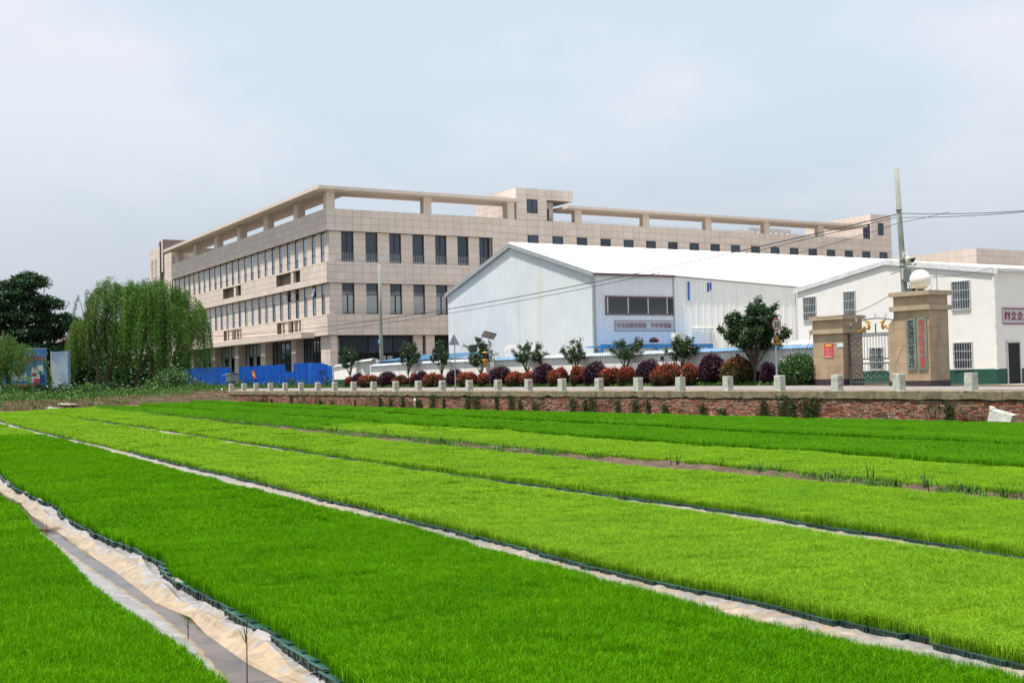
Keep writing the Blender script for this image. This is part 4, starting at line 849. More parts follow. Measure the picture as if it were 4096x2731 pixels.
f.box(1., 8.4, .98, 1.08, 5.40, 5.52); f.box(1., 8.4, .98, 1.08, 3.95, 4.02); w_ = f.build('shopfront', M_frame, main)
for (a, b_, z0, z1, m) in ((1.06, 1.43, 4.06, 5.4, M_pale), (1.06, 1.43, 1., 3.9, M_pale), (1.52, 4.1, 4.06, 5.4, M_glass), (4.25, 6.5, 4.06, 5.4, M_glass), (6.66, 8.3, 4.06, 5.4, M_glass), (5.45, 5.85, 2.3, 3.75, M_pale), (6.0, 6.5, 2.3, 3.75, M_pale)): boxobj('pane', m, (a, b_, 1.02, 1.035, z0, z1), w_)
MB().box(-1.25, -.03, 3.2, 47, 5.44, 5.52).box(-1.25, -1.1, 3.2, 47, 5.52, 5.92).box(-1.1, -.03, 3.2, 3.35, 5.52, 5.92).build('entrance_canopy', M_slab, main)
# build the panels: the 300 that show largest one by one, the others together
def big(p):
    b = p[0]; c = np.array([(b[0]+b[1])/2, (b[2]+b[3])/2, (b[4]+b[5])/2])*SCL; P = K+UV*c[0]+VV*c[1]; d = math.hypot(P[0], P[1])
    front = (b[3]-b[2]) < .05; ar = (b[5]-b[4])*max(b[1]-b[0], b[3]-b[2])
    if front and c[0] > 12.6 and c[2] < 12.5: return 0
    if front and c[0] > 9 and c[2] < 8: return 0
    return ar*(.9 if front else .36)/d**2
PAN.sort(key=big, reverse=True)
rest = MB()
for i, (b, _, _) in enumerate(PAN):
    if i < 300: boxobj('wall_panel', M_tile, b, main)
    else: rest.box(*b, a=float(rng.uniform(.01, .99)))
rest.build('wall_panels', M_tile, main, 'stuff')
# stainless water tank on the roof
t = thing('water_tank', 'dimpled stainless steel water tank on the roof behind the canopy', 'water tank', K+UV*55.4*SCL+VV*8*SCL+np.array([0, 0, 16.2]), YAW, scale=SCL)
M_ss = mat('stainless steel', (.62, .62, .62), .35, .05, 2, metal=.5)
b = MB().box(0, 6.5, 0, 3, 0, 2.6); b.build('shell', M_ss, t)
for k in range(7):
    for j in range(2): MB().lathe([(.02, .12), (.22, .10), (.36, .04), (.40, 0)], n=14).build('dimple', M_ss, t, smooth=True, loc=(.47+k*.93, -.005, .75+j*1.0), rot=(math.pi/2, 0, 0))
# farther beige block, right edge
FB = at(3905, 1000, 128.); FB[2] = 0
t = thing('far_building', 'top of a farther beige panelled building at the right edge', 'building', FB, YAW)
zt = float(at(3905, 993, 128.)[2])
MB().box(0.03, 40, .03, 30, .9, zt).build('body', M_tjoint, t)
rest = MB(); ez = [zt-.8*k for k in range(5)]
for j in range(4):
    for k in range(28): rest.box(.95*k+.012, .95*k+.94, .005, .04, ez[j+1]+.01, ez[j]-.01, a=float(rng.uniform(.01, .99))); rest.box(.005, .04, .95*k+.012, .95*k+.94, ez[j+1]+.01, ez[j]-.01, a=float(rng.uniform(.01, .99)))
rest.build('wall_panels', M_tile, t, 'stuff')
b = MB(); b.tube([(.1, 28, zt+.16), (.1, .1, zt+.16), (26, .1, zt+.16)], .015, 4); b.build('lightning_rail', MATS['galvanised rod'], t)
# ================================================================== the white warehouse
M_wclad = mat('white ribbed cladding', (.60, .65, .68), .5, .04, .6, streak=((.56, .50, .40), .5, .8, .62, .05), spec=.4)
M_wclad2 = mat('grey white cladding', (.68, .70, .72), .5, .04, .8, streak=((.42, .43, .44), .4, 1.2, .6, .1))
M_wroof = mat('white sheet roof', (.80, .80, .77), .5, .03, .3, streak=((.70, .68, .60), .4, .25, .6, 1))
M_trim = mat('grey metal trim', (.36, .38, .40), .4, .08, 3, metal=.3)
M_ptrim = mat('dull purple trim', (.16, .10, .11), .6, .15, 4)
W0 = at(2375, 1200, 76.); W0[2] = 0
wh = thing('warehouse', 'white ribbed-metal warehouse with a low gable and a bright white roof', 'warehouse', W0, YAW)
RZ = lambda y: 11.30-.2815*abs(10.55-y)       # underside of the roof
def ribbed(A, zb, ztop, place, pitch=.27, rib=.035, rw=.05):
    """ribbed sheet between coordinates A0..A1; place(a, out, z) -> point"""
    a = A[0]; xs = []
    while a < A[1]-1e-6:
        for q, o in ((0, 0), (pitch-rw*2, 0), (pitch-rw*1.4, rib), (pitch-rw*.6, rib)):
            if a+q < A[1]: xs.append((a+q, o))
        a += pitch
    xs.append((A[1], 0)); V = []
    for q, o in xs: V += [place(q, o, zb), place(q, o, ztop(q))]
    b = MB(); b.add(V, [(2*i, 2*i+1, 2*i+3, 2*i+2) for i in range(len(xs)-1)]); return b
ys_ = np.linspace(0, 20.85, 24)
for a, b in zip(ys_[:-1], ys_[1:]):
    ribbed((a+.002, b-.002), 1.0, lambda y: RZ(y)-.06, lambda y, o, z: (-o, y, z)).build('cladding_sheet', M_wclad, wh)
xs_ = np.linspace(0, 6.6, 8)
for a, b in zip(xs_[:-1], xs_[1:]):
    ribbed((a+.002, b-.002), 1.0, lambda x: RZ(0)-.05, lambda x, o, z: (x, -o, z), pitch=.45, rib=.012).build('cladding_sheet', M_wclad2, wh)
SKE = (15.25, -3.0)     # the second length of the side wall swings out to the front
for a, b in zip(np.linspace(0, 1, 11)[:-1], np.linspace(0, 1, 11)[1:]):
    ribbed((a+.0005, b-.0005), 1.0, lambda k: RZ(SKE[1]*k)-.05, lambda k, o, z: (6.6+(SKE[0]-6.6)*k-o*.3, -.01+SKE[1]*k-o, z), pitch=.042, rib=.02, rw=.006).build('cladding_sheet', mat('sunlit copy of white cladding', (.82, .81, .78), .5, .03, .6), wh)  # lighter, warmer copy of the cladding; sunlight put into its colour
MB().box(15.0, 15.3, -2.95, 20, 1, 7.2).box(.1, 42, 3, 20.7, .9, 7.6).build('inner_body', mat('warehouse inside', (.3, .3, .3), .8), wh)
# roof slopes, ridge, trims
rf = MB(); ov = .12
near = [(-.15, -.18), (6.6, -.18), (SKE[0]+.1, SKE[1]-.16), (43, SKE[1]-.16), (43, 10.55), (-.15, 10.55)]
rf.prism([(x, y, 11.30-.2815*(10.55-y)+.02) for x, y in near], (0, 0, .09)); rs1 = rf.build('roof_slope', M_wroof, wh)
rf = MB(); far_ = [(-.15, 10.55), (43, 10.55), (43, 21.05), (-.15, 21.05)]; rf.prism([(x, y, 11.30-.2815*(y-10.55)+.02) for x, y in far_], (0, 0, .09)); rf.build('roof_slope', M_wroof, wh)
b = MB()
for k in range(145): x = -.1+k*.3; b.hexa([(x, .1-.2, RZ(-.1)+.10), (x+.06, -.1, RZ(-.1)+.10), (x+.06, 10.4, RZ(10.4)+.10), (x, 10.4, RZ(10.4)+.10)], [(x+.01, -.1, RZ(-.1)+.14), (x+.05, -.1, RZ(-.1)+.14), (x+.05, 10.4, RZ(10.4)+.14), (x+.01, 10.4, RZ(10.4)+.14)])
b.build('roof_ribs', M_wroof, rs1, 'stuff')
MB().hexa([(-.2, 10.15, 11.32), (43, 10.15, 11.32), (43, 10.95, 11.32), (-.2, 10.95, 11.32)], [(-.2, 10.5, 11.52), (43, 10.5, 11.52), (43, 10.6, 11.52), (-.2, 10.6, 11.52)]).build('ridge_cap', M_wroof, wh)
for (ya, yb) in ((-.2, 10.55), (10.55, 21.1)):
    MB().hexa([(-.20, ya, RZ(ya)-.16), (-.12, ya, RZ(ya)-.16), (-.12, yb, RZ(yb)-.16), (-.20, yb, RZ(yb)-.16)], [(-.20, ya, RZ(ya)+.14), (-.12, ya, RZ(ya)+.14), (-.12, yb, RZ(yb)+.14), (-.20, yb, RZ(yb)+.14)]).build('verge_trim', M_trim, wh)
MB().box(-.05, 6.62, -.22, -.10, RZ(-.1)-.10, RZ(-.1)+.05).build('eave_trim', M_ptrim, wh)
MB().box(-.09, .10, -.09, .06, 1, RZ(0)-.08).build('corner_trim', M_trim, wh)
MB().box(6.55, 6.66, -.05, -.015, 1, RZ(0)-.1).build('corner_trim', M_trim, wh)
# ribbon window and banner in the shaded side wall
w_ = MB(); x0, x1, z0, z1 = .95, 6.55, 5.72, 6.82
w_.box(x0, x1, -.07, .0, z1-.04, z1+.06).box(x0, x1, -.07, 0, z0-.1, z0).box(x0-.06, x0+.04, -.07, 0, z0-.1, z1+.06)
w_ = w_.build('window', M_ptrim, wh)
e = [1.05, 2.72, 4.37, 5.98, 6.55]
for a, b in zip(e[:-1], e[1:]):
    boxobj('pane', glassmat('sooty glass', (.03, .033, .036), .12) if a < 1.1 else bpy.data.materials['sooty glass'], (a+.05, b-.03, -.035, -.02, z0, z1-.05), w_); boxobj('mullion', M_steel, (a-.03, a+.05, -.06, -.01, z0, z1-.04), w_)
bn = thing('slogan_banner', 'faded white slogan banner with grey-red lettering on the shaded warehouse wall', 'banner', W0+UV*4.05-VV*.04, YAW)
M_bann = mat('faded banner cloth', (.50, .49, .49), .8, .04, 4, bump=.3, bscale=6); M_fred = mat('faded red print', (.30, .17, .18), .8, .1, 5)
def cloth(x0, x1, z0, z1, y, amp, m, parent, name='cloth', seed=0):
    nx, nz_ = 60, 14; xx, zz = np.meshgrid(np.linspace(x0, x1, nx), np.linspace(z0, z1, nz_), indexing='ij'); d = amp*wob(xx*1.2, zz*3, seed, 5, 1.5)
    V = np.stack([xx, y+d, zz], -1).reshape(-1, 3); i = np.arange(nx-1)[:, None]*nz_+np.arange(nz_-1)[None]; F = np.stack([i, i+nz_, i+nz_+1, i+1], -1).reshape(-1, 4)
    return link(name, np_mesh(name, V, F, smooth=True), m, parent)
cloth(-2.45, 2.42, 4.55, 5.27, 0, .010, M_bann, bn, seed=81)
FRONTTXT = (math.pi/2, 0, 0)
text_row('character', '安全连着你我他 平安幸福靠', .36, .352, M_fred, bn, (-.02, -.025, 4.91), FRONTTXT, bold=.006)
for z in (4.575, 5.235): MB().box(-2.42, 2.40, -.024, -.018, z-.012, z+.012).build('printed_line', M_fred, bn)
MB().box(-2.44, -2.41, -.024, -.018, 4.57, 5.24).build('printed_line', M_fred, bn)
# grilled windows low in the gable, posters
for (a, b) in ((16.05, 17.2), (14.35, 15.6)):
    f = MB(); f.box(-.09, -.03, b-.06, b, 2.95, 4.2).box(-.09, -.03, a, a+.06, 2.95, 4.2).box(-.09, -.03, a, b, 4.14, 4.2); f = f.build('window', M_frame, wh); boxobj('pane', M_glass, (-.05, -.035, a, b, 2.95, 4.15), f)
    q = MB()
    for k in range(11): yy = a+.06+k*(b-a-.12)/10; q.box(-.085, -.06, yy-.012, yy+.012, 2.95, 4.14)
    q.build('grille', mat('dull grille', (.12, .11, .11), .6), f)
cl = thing('blank_banner', 'washed-out white banner sheet low on the warehouse gable', 'banner', W0+VV*9.5-UV*.06, YAW+math.pi/2)
cloth(-2.2, 2.2, 2.95, 4.0, .03, .02, mat('washed out banner', (.68, .68, .68), .8, .03, 3), cl, seed=82)
# strip torn blue film on the sunny wall
for (px0, px1, py0, py1) in ((2752, 2759, 1126, 1201), (2830, 2837, 1131, 1167), (2840, 2846, 1130, 1160)):
    n_ = np.array([-SKE[1], SKE[0]-6.6]); n_ = n_/np.linalg.norm(n_); NW = UV*(-n_[0])*-1*0+(UV*(n_[0]*-1)+VV*(-n_[1])); A_ = W0+UV*6.6-VV*.045
    p = [on_plane(x, y, A_+NW*.02, NW) for x, y in ((px0, py1), (px1, py1), (px1-1, py0), (px0-1, py0))]
    loc = [((q-W0) @ UV, (q-W0) @ VV, q[2]) for q in p]; b = MB(); b.prism(loc, (-.003, -.006, 0)); b.build('blue_strip', MATS['deep blue sheet'], wh)
# conduit frame on the sunny wall
k0 = lambda k, z, o=.07: (6.6+(SKE[0]-6.6)*k-o*.3, -.01+SKE[1]*k-o, z)
MB().tube([k0(.135, 2.8), k0(.14, 4.75), k0(.30, 4.72), k0(.295, 4.2), k0(.31, 2.8)], .05, 8).build('conduit', mat('cream pipe', (.62, .60, .53), .5), wh)

# ---- things behind the boundary wall
BS = thing('blue_steel_frame', 'blue steel shed frame with grey sheet infill in front of the warehouse', 'shed', W0+UV*-.9-VV*1.9, YAW)
M_lblue = mat('bright blue steel', (.03, .20, .50), .45, .1, 3)
MB().box(0, 9.2, -.1, .0, 3.35, 3.62).build('top_beam', M_lblue, BS)
for x in (0, 4.4, 8.9): MB().box(x, x+.16, -.12, .02, 1.0, 3.35).build('post', M_lblue, BS)
for a, b in ((.2, 4.35), (4.6, 8.85)): ribbed((a, b), 1.0, lambda x: 3.33, lambda x, o, z: (x, .03-o, z), pitch=.25, rib=.03).build('infill_sheet', mat('grey infill sheet', (.42, .43, .45), .5), BS)
MB().box(0, 9.2, .05, 1.6, 3.45, 3.52).build('roof', M_lblue, BS)
def px_on(y_off, px, py, base=W0): q = on_plane(px, py, base+VV*y_off, VV); return q
ac = px_on(-2.0, 2712, 1368); t = thing('air_conditioner', 'white air conditioner outdoor unit above the blue steel frame', 'air conditioner', ac, YAW)
MB().box(-.42, .42, -.16, .16, 0, .62).build('case', mat('ac white', (.66, .66, .64), .5), t); MB().lathe([(.22, 0), (.22, .02), (.2, .03)], n=18).build('fan_grille', mat('ac grey', (.3, .3, .31), .5), t, loc=(-.12, -.165, .31), rot=(math.pi/2, 0, 0)); MB().box(.2, .4, -.17, -.16, .1, .55).build('side_panel', mat('ac white2', (.55, .55, .54), .5), t)
MB().box(-.3, .3, -.1, .1, -.35, 0).build('bracket', M_trim, t)
hp = px_on(-2.0, 2616, 1369); t = thing('bundle', 'small dark red bundle lying on the blue beam', 'bundle', hp, YAW)
MB().lathe([(.28, 0), (.33, .1), (.28, .24), (.1, .33)], n=10).build('bag', mat('dark bundle', (.02, .012, .014), .9), t, smooth=True); MB().lathe([(.10, 0), (.12, .06), (.07, .12)], n=8).build('red_patch', mat('dark red cloth', (.20, .03, .04), .8), t, loc=(.05, -.27, .12), smooth=True)

# ================================================================== white two-storey building on the right
B0 = at(3980, 1300, 52.); B0[2] = 0
M_plas = mat('white plaster', (.69, .685, .665), .85, .03, 1.2, bump=.1, bscale=8, streak=((.60, .57, .51), .4, 1.1, .63, .18))
M_plas2 = M_plas
hb = thing('white_building', 'white plastered two-storey gabled building with barred windows and green base', 'building', B0, YAW)
GY, EZ, AZ = 12.25, 6.0, 6.88
roofz = lambda y: EZ+(AZ-EZ)*(1-abs(y-GY/2)/(GY/2))
OPEN = [(1.28, 2.23, 4.42, 5.66), (1.26, 2.23, 1.68, 2.83), (8.19, 8.92, 4.3, 5.67), (10.93, 11.8, 4.37, 5.58), (6.45, 7.3, 1.72, 2.75)]
b = MB(); b.prism([(0, 0, .8), (0, 0, EZ), (0, GY/2, AZ), (0, GY, EZ), (0, GY, .8)], (40, 0, 0)); b.build('walls', M_plas, hb)
MB().box(-.012, 0, 0, GY, .8, 1.62).build('dado', M_dado, hb)
for (a, c) in ((-.012, .78), (1.62, 40)): MB().box(a, c, -.012, 0, .8, 1.62).build('dado', M_dado, hb)
rf = MB(); rf.prism([(-.06, -.25, EZ-.02), (-.06, GY/2, AZ+.04), (-.06, GY+.2, EZ), (-.06, GY+.2, EZ+.14), (-.06, GY/2, AZ+.20), (-.06, -.25, EZ+.13)], (40.5, 0, 0)); rf.build('roof', mat('pale roof sheet', (.66, .67, .67), .5, .05, 1), hb)
for (ya, yb) in ((-.27, GY/2), (GY/2, GY+.22)):
    z_ = lambda y: AZ+.20-(AZ-EZ+.06)*abs(y-GY/2)/(GY/2)
    MB().hexa([(-.09, ya, z_(ya)-.24), (-.062, ya, z_(ya)-.24), (-.062, yb, z_(yb)-.24), (-.09, yb, z_(yb)-.24)], [(-.09, ya, z_(ya)+.01), (-.062, ya, z_(ya)+.01), (-.062, yb, z_(yb)+.01), (-.09, yb, z_(yb)+.01)]).build('verge_board', mat('white metal trim', (.58, .60, .62), .45), hb)
MB().box(-.04, .10, -.07, .03, 1.6, EZ).build('corner_strip', mat('white corner strip', (.70, .70, .68), .6), hb)
M_bars = mat('window bars', (.58, .58, .57), .4, metal=.3); M_cur = mat('grey curtain', (.10, .12, .14), .6, .25, 6, stretch=(6, 6, .3))
for i, (a, c, z0, z1) in enumerate(OPEN):
    f = MB().box(-.05, .0, a-.05, a, z0-.05, z1+.05).box(-.05, 0, c, c+.05, z0-.05, z1+.05).box(-.05, 0, a, c, z1, z1+.05).box(-.06, 0, a-.03, c+.03, z0-.07, z0)
    f = f.build('window', mat('pale frame', (.45, .46, .46), .6), hb)
    boxobj('pane', M_glass, (-.02, -.012, a, (a+c)/2, z0, z1), f); boxobj('pane', M_glass if i == 1 else M_cur, (-.02, -.012, (a+c)/2, c, z0, z1), f)
    q = MB(); n = 7
    for k in range(n): yy = a+(k+.5)*(c-a)/n; q.tube([(-.085, yy, z0-.02), (-.085, yy, z1+.02)], .011, 5)
    for k in (.33, .68): q.box(-.09, -.075, a-.03, c+.03, z0+(z1-z0)*k-.012, z0+(z1-z0)*k+.012)
    q.build('grille', M_bars, f)
# doorway and banner on the shaded side
f = MB().box(.72, .78, -.06, .05, .8, 2.84).box(1.62, 1.68, -.06, .05, .8, 2.84).box(.72, 1.68, -.06, .05, 2.78, 2.84).build('doorway', mat('pale door frame', (.55, .55, .54), .6), hb)
boxobj('dark_opening', M_room, (.78, 1.62, -.02, -.01, .8, 2.78), f)
rb = thing('slogan_banner', 'banner with dark red lettering on the shaded side of the white building', 'banner', B0-VV*.03, YAW)
M_dred = mat('crimson print', (.25, .02, .07), .7)
cloth(.5, 4.2, 3.62, 4.36, 0, .006, mat('grey banner cloth', (.44, .46, .49), .8, .03, 3), rb, seed=83)
text_row('character', '树立企业安全', .42, .45, M_dred, rb, (1.95, -.02, 3.97), FRONTTXT, bold=.010)
for z in (3.64, 4.32): MB().box(.52, 4.2, -.02, -.012, z-.025, z+.025).build('printed_line', M_dred, rb)
# door hood beside the gate
t = thing('door_hood', 'small white curved door hood behind the left gate pillar', 'awning', at(3240, 1360, 58.), YAW)
b = MB(); q = [(-.05+.75*k/6, -.02-.22*(k/6)**2) for k in range(7)]; b.add([(-x_, -.9, z_) for x_, z_ in q]+[(-x_, .9, z_) for x_, z_ in q], [(k, k+1, 8+k, 7+k) for k in range(6)]); o = b.build('hood', mat('white hood', (.68, .68, .66), .5), t, smooth=True); o.modifiers.new('thick', 'SOLIDIFY').thickness = .04
MB().box(-.02, .03, -.85, .85, -.9, -.02).build('back_wall', mat('hood wall', (.5, .48, .46), .8), t)

# ================================================================== gate
M_gran = mat('tan granite cladding', (.36, .265, .175), .55, .14, 1.6, bump=.08, bscale=120, streak=((.20, .145, .10), .55, 1.3, .55, .5), detail=8)
M_gcap = mat('granite cap', (.38, .30, .21), .55, .1, 3)
M_plinth = mat('dark granite plinth', (.045, .032, .04), .4, .3, 20)
def pillar(name, lab, x0, x1, y0, y1, zb, zt, zc):
    """zc: (cap bottom, band bottom, band top)"""
    t = thing(name, lab, 'gate pillar', RF((x0+x1)/2, (y0+y1)/2, zb), RA); hx, hy = (x1-x0)/2, (y1-y0)/2; T = zt-zb; cb, bb, bt = zc[0]-zb, zc[1]-zb, zc[2]-zb
    MB().box(-hx, hx, -hy, hy, -.1, T-.02).build('shaft', mat('granite joint', (.12, .10, .08), .8), t)
    def slab(b): boxobj('granite_slab', M_gran, b, t)
    rows = np.linspace(.26, bb, 5)
    for j in range(4):
        for (c0, c1) in ((-hy, 0), (0, hy)): slab((-hx-.02, -hx, c0+.004, c1-.004, rows[j]+.004, rows[j+1]-.004))
        for (c0, c1) in ((-hx-.02, 0), (0, hx)): slab((c0+.004, c1-.004, -hy-.02, -hy, rows[j]+.004, rows[j+1]-.004))
    for (c0, c1) in ((-hy, hy),): slab((-hx-.01, -hx+.0, c0, c1, bt, cb)); slab((-hx, hx, -hy-.01, -hy, bt, cb))
    MB().box(-hx-.035, hx+.02, -hy-.035, hy+.02, -.05, .25).build('plinth', M_plinth, t)
    o_ = .13; MB().box(-hx-o_, hx+o_, -hy-o_, hy+o_, bb, bt).build('band', M_gcap, t); MB().box(-hx-o_, hx+o_, -hy-o_, hy+o_, cb, T).build('cap', M_gcap, t)
    return t
P1 = pillar('gate_pillar', 'shorter tan granite gate pillar with a red notice, left of the gate', 6.0, 7.28, 10.39, 12.06, 1.06, 4.12, (3.94, 3.33, 3.52))
P2 = pillar('gate_pillar', 'taller tan granite gate pillar with two name boards and a globe lamp', 5.3, 6.52, 5.46, 7.13, .97, 4.84, (4.66, 4.07, 4.26))
hx, hy = .61, .835
b = MB(); b.prism([(-.50, hy, -.05), (-.50, hy+.38, -.05), (-.50, hy+.38, 2.55), (-.50, hy, 2.95)], (.7, 0, 0)); b.build('side_wing', M_gran, P2)
MB().box(-.53, .2, hy, hy+.40, -.05, .25).build('wing_plinth', M_plinth, P2)
# globe lamp
t = thing('globe_lamp', 'big white globe lamp on top of the taller gate pillar', 'lamp', RF(5.9, 6.25, 4.84), 0)
M_globe = mat('milky globe', (.72, .69, .64), .35, .03, 1)
MB().lathe([(.001, 0)]+[(.415*math.sin(a_), .415-.415*math.cos(a_)) for a_ in np.linspace(.15, math.pi-.02, 22)], n=36).build('globe', M_globe, t, smooth=True, loc=(0, 0, .07))
MB().lathe([(.19, 0), (.19, .03), (.14, .05), (.14, .11), (.12, .13)], n=20).build('base', M_black, t)
# name boards
M_board = mat('green steel board', (.19, .235, .205), .35, .12, 1.5, metal=.25)
def board(yc, w_, z0, z1, chars, m, lab):
    t = thing('name_board', lab, 'sign', RF(5.3-.05, yc, z0), RA); MB().box(-.02, .02, -w_/2, w_/2, 0, z1-z0).build('plate', M_board, t)
    e = .012; 
    n = len(chars); H = z1-z0-.14
    ch = H/n
    for k, c_ in enumerate(chars):
        me = text_mesh('character', c_, .3, extrude=.001, bold=.0025); co = np.array([v_.co for v_ in me.vertices]); mn, mxx = co.min(0), co.max(0); c0 = (mn+mxx)/2; sx = (w_*.62)/.27; sz = ch*.90/.27
        for v_ in me.vertices: v_.co.x = (v_.co.x-c0[0])*sx; v_.co.y = (v_.co.y-c0[1])*sz
        me.materials.clear(); me.materials.append(m); link('character', me, None, t, loc=(-.024, 0, z1-z0-.07-(k+.5)*ch), rot=ROADTXT)
    return t
yA = rf_px(3672, 1400, 5.25)[0]-.0
y1_, y2_ = rf_px(3628, 1400, 5.25)[0], rf_px(3666, 1400, 5.25)[0]; y3_, y4_ = rf_px(3672, 1400, 5.25)[0], rf_px(3710, 1400, 5.25)[0]
zb_ = rf_px(3650, 1478, 5.25)[1]; zt_ = rf_px(3645, 1274, 5.25)[1]
board((y1_+y2_)/2, abs(y1_-y2_), zb_, zt_, '舒城县过湾现代农业种植专业合作社', M_black, 'green board with black vertical lettering on the taller gate pillar')
board((y3_+y4_)/2, abs(y3_-y4_), zb_, zt_+.02, '安徽过湾农业科技有限公司工会委员会', mat('red enamel letters', (.55, .035, .02), .5), 'green board with red vertical lettering on the taller gate pillar')
# notices on the shorter pillar
ya, za = rf_px(3297, 1432, 5.95); yb, zb_ = rf_px(3331, 1375, 5.95)
t = thing('red_notice', 'red paper notice with a yellow heading on the shorter gate pillar', 'notice', RF(5.965, (ya+yb)/2, za), RA); wn, hn = abs(ya-yb), zb_-za
MB().box(0, .012, -wn/2, wn/2, 0, hn).build('sheet', mat('red notice paper', (.52, .035, .05), .6), t)
MB().box(-.004, 0, -wn*.33, wn*.33, hn*.84, hn*.95).build('yellow_heading', mat('yellow print', (.65, .48, .08), .6), t)
b = MB()
for k in range(11): b.box(-.003, 0, -wn*.40, wn*(.40-.06*(k % 3)), hn*(.16+.055*k), hn*(.185+.055*k))
b.build('print_lines', mat('pink print', (.60, .22, .22), .6), t); MB().box(-.004, 0, -wn*.42, wn*.42, hn*.05, hn*.11).build('footer', mat('pale pink print', (.62, .42, .42), .6), t)
ya, za = rf_px(3347, 1390, 5.95); yb, zb_ = rf_px(3372, 1371, 5.95)
t = thing('white_notice', 'small white and turquoise plate on the shorter gate pillar', 'notice', RF(5.965, (ya+yb)/2, za), RA); wn, hn = abs(ya-yb), zb_-za
MB().box(0, .012, -wn/2, wn/2, 0, hn).build('plate', mat('turquoise plate', (.28, .50, .48), .5), t); MB().box(-.004, 0, -wn*.45, wn*.45, hn*.16, hn*.95).build('white_field', mat('white plate print', (.60, .63, .64), .5), t)
# steel gate
gt = thing('steel_gate', 'grey tubular steel gate with an arched top and two golden dragons', 'gate', RF(6.35, 8.9, 1.05), RA)
M_gsteel = mat('gate steel', (.13, .14, .145), .4, .1, 4, metal=.4); GW = 1.40
b = MB()
for y in (-GW, GW): b.box(-.04, .04, y-.04, y+.04, 0, 2.33)
for z in (.12, .93, 1.12, 2.12, 2.2): b.box(-.03, .03, -GW, GW, z-.03, z+.03)
b.build('frame', M_gsteel, gt)
b = MB()
for k in range(17):
    y = -GW+.16+k*(2*GW-.32)/16; b.tube([(0, y, .1), (0, y, .92)], .014, 6); b.tube([(0, y, 1.12), (0, y, 2.1)], .014, 6)
    for z in (.3, .55, .75): b.lathe([(.001, -.025), (.028, 0), (.001, .025)], (0, y, z+.08*(k % 2)), 6)
    for z in (1.3, 1.55, 1.8): b.lathe([(.001, -.025), (.028, 0), (.001, .025)], (0, y, z+.1*(k % 2)), 6)
b.build('bars', M_gsteel, gt)
arc = [(0, GW*1.02*math.cos(a_), 2.33+.52*math.sin(a_)) for a_ in np.linspace(0, math.pi, 21)]
MB().tube(arc, .028, 6).tube([(0, 0, 2.2), (0, 0, 2.58)], .03, 6).lathe([(.001, 2.55), (.06, 2.6), (.001, 2.66)], n=8).build('arch', M_gsteel, gt)
b = MB()
for k in range(7):
    a_ = math.pi*(.14+.12*k); y, z = GW*1.02*math.cos(a_), 2.33+.52*math.sin(a_); dy, dz = .55*math.cos(a_), 1.
    L_ = math.hypot(dy, dz); dy, dz = dy/L_, dz/L_
    b.tube([(0, y, z), (0, y+dy*.13, z+dz*.13), (0, y+dy*.3, z+dz*.3)], [.014, .012, .002], 5)
    for s_ in (-1, 1): b.tube([(0, y+dy*.06, z+dz*.06), (0, y+dy*.10+s_*dz*.06, z+dz*.10-s_*dy*.06), (0, y+dy*.17+s_*dz*.05, z+dz*.17-s_*dy*.05), (0, y+dy*.2, z+dz*.2)], .010, 5)
b.build('finials', M_steel, gt)
M_gold = mat('gold paint', (.50, .27, .05), .4, .2, 20, metal=.5)
for s_ in (-1, 1):    # serpentine gilt dragons facing the middle
    b = MB(); q = [(1.02, 2.28), (.90, 2.33), (.78, 2.30), (.68, 2.40), (.58, 2.52), (.48, 2.48), (.40, 2.40), (.33, 2.48), (.36, 2.60), (.44, 2.68)]
    P_ = [(0.02*math.sin(k*2.), s_*y, z) for k, (y, z) in enumerate(q)]; b.tube(P_, [.015, .03, .045, .05, .055, .055, .05, .05, .055, .045], 7)
    b.lathe([(.001, -.06), (.07, 0), (.05, .06), (.001, .09)], (0, s_*.42, 2.70), 8)
    b.tube([(0, s_*.36, 2.70), (0, s_*.26, 2.67), (0, s_*.2, 2.70)], [.035, .025, .005], 6)
    for k in range(4): b.tube([(0, s_*(.44+.03*k), 2.74), (0, s_*(.46+.05*k), 2.82-.02*k)], [.015, .003], 5)
    for (y, z, ey, ez) in ((.40, 2.44, .28, 2.50), (.62, 2.46, .54, 2.34), (.80, 2.32, .72, 2.24), (.92, 2.33, .98, 2.24)): b.tube([(0, s_*y, z), (.02, s_*(y+ey)/2, z-.06), (0, s_*ey, ez)], [.03, .024, .012], 6)
    b.build('dragon', M_gold, gt, smooth=True)

# ================================================================== poles, wires, signs
M_pole = mat('concrete pole', (.23, .245, .225), .85, .1, 5, bump=.15, bscale=50, streak=((.17, .17, .155), .6, 5, .58, .2))
def upole(lab, top, bot, Y, r0, r1):
    A_, B_ = at(*top, Y), at(*bot, Y); d = (B_-A_)/(A_[2]-B_[2]); base = A_+d*(A_[2]-.95); t = thing('utility_pole', lab, 'utility pole', base); L_ = A_-base
    MB().tube([(0, 0, -.2), L_*.33, L_*.66, L_], [r1, r1*.67+r0*.33, r1*.33+r0*.67, r0], 16).build('shaft', M_pole, t, smooth=True); return t, base, L_
up1, b1, L1 = upole('round concrete utility pole standing behind the white boundary wall', (1517, 1058), (1526, 1452), 98., .12, .19)
MB().box(-.21, -.19, -.11, .11, 0, .30).build('number_plate', mat('blue white plate', (.10, .32, .55), .5), up1, loc=L1*.36+np.array([-.03, -.03, 0]), rot=(0, 0, 1.))
up2, b2, L2 = upole('leaning concrete utility pole with cameras behind the taller gate pillar', (3585, 677), (3618, 1160), 50., .10, .155)
def onp(py): k = (py-677)/(1160-677); q = at(3585+33*k, py, 50.); return q-b2
for py in (838, 1038, 1062, 1120): MB().lathe([(.150, -.012), (.156, 0), (.150, .012)], n=14).build('band', M_trim, up2, loc=onp(py))
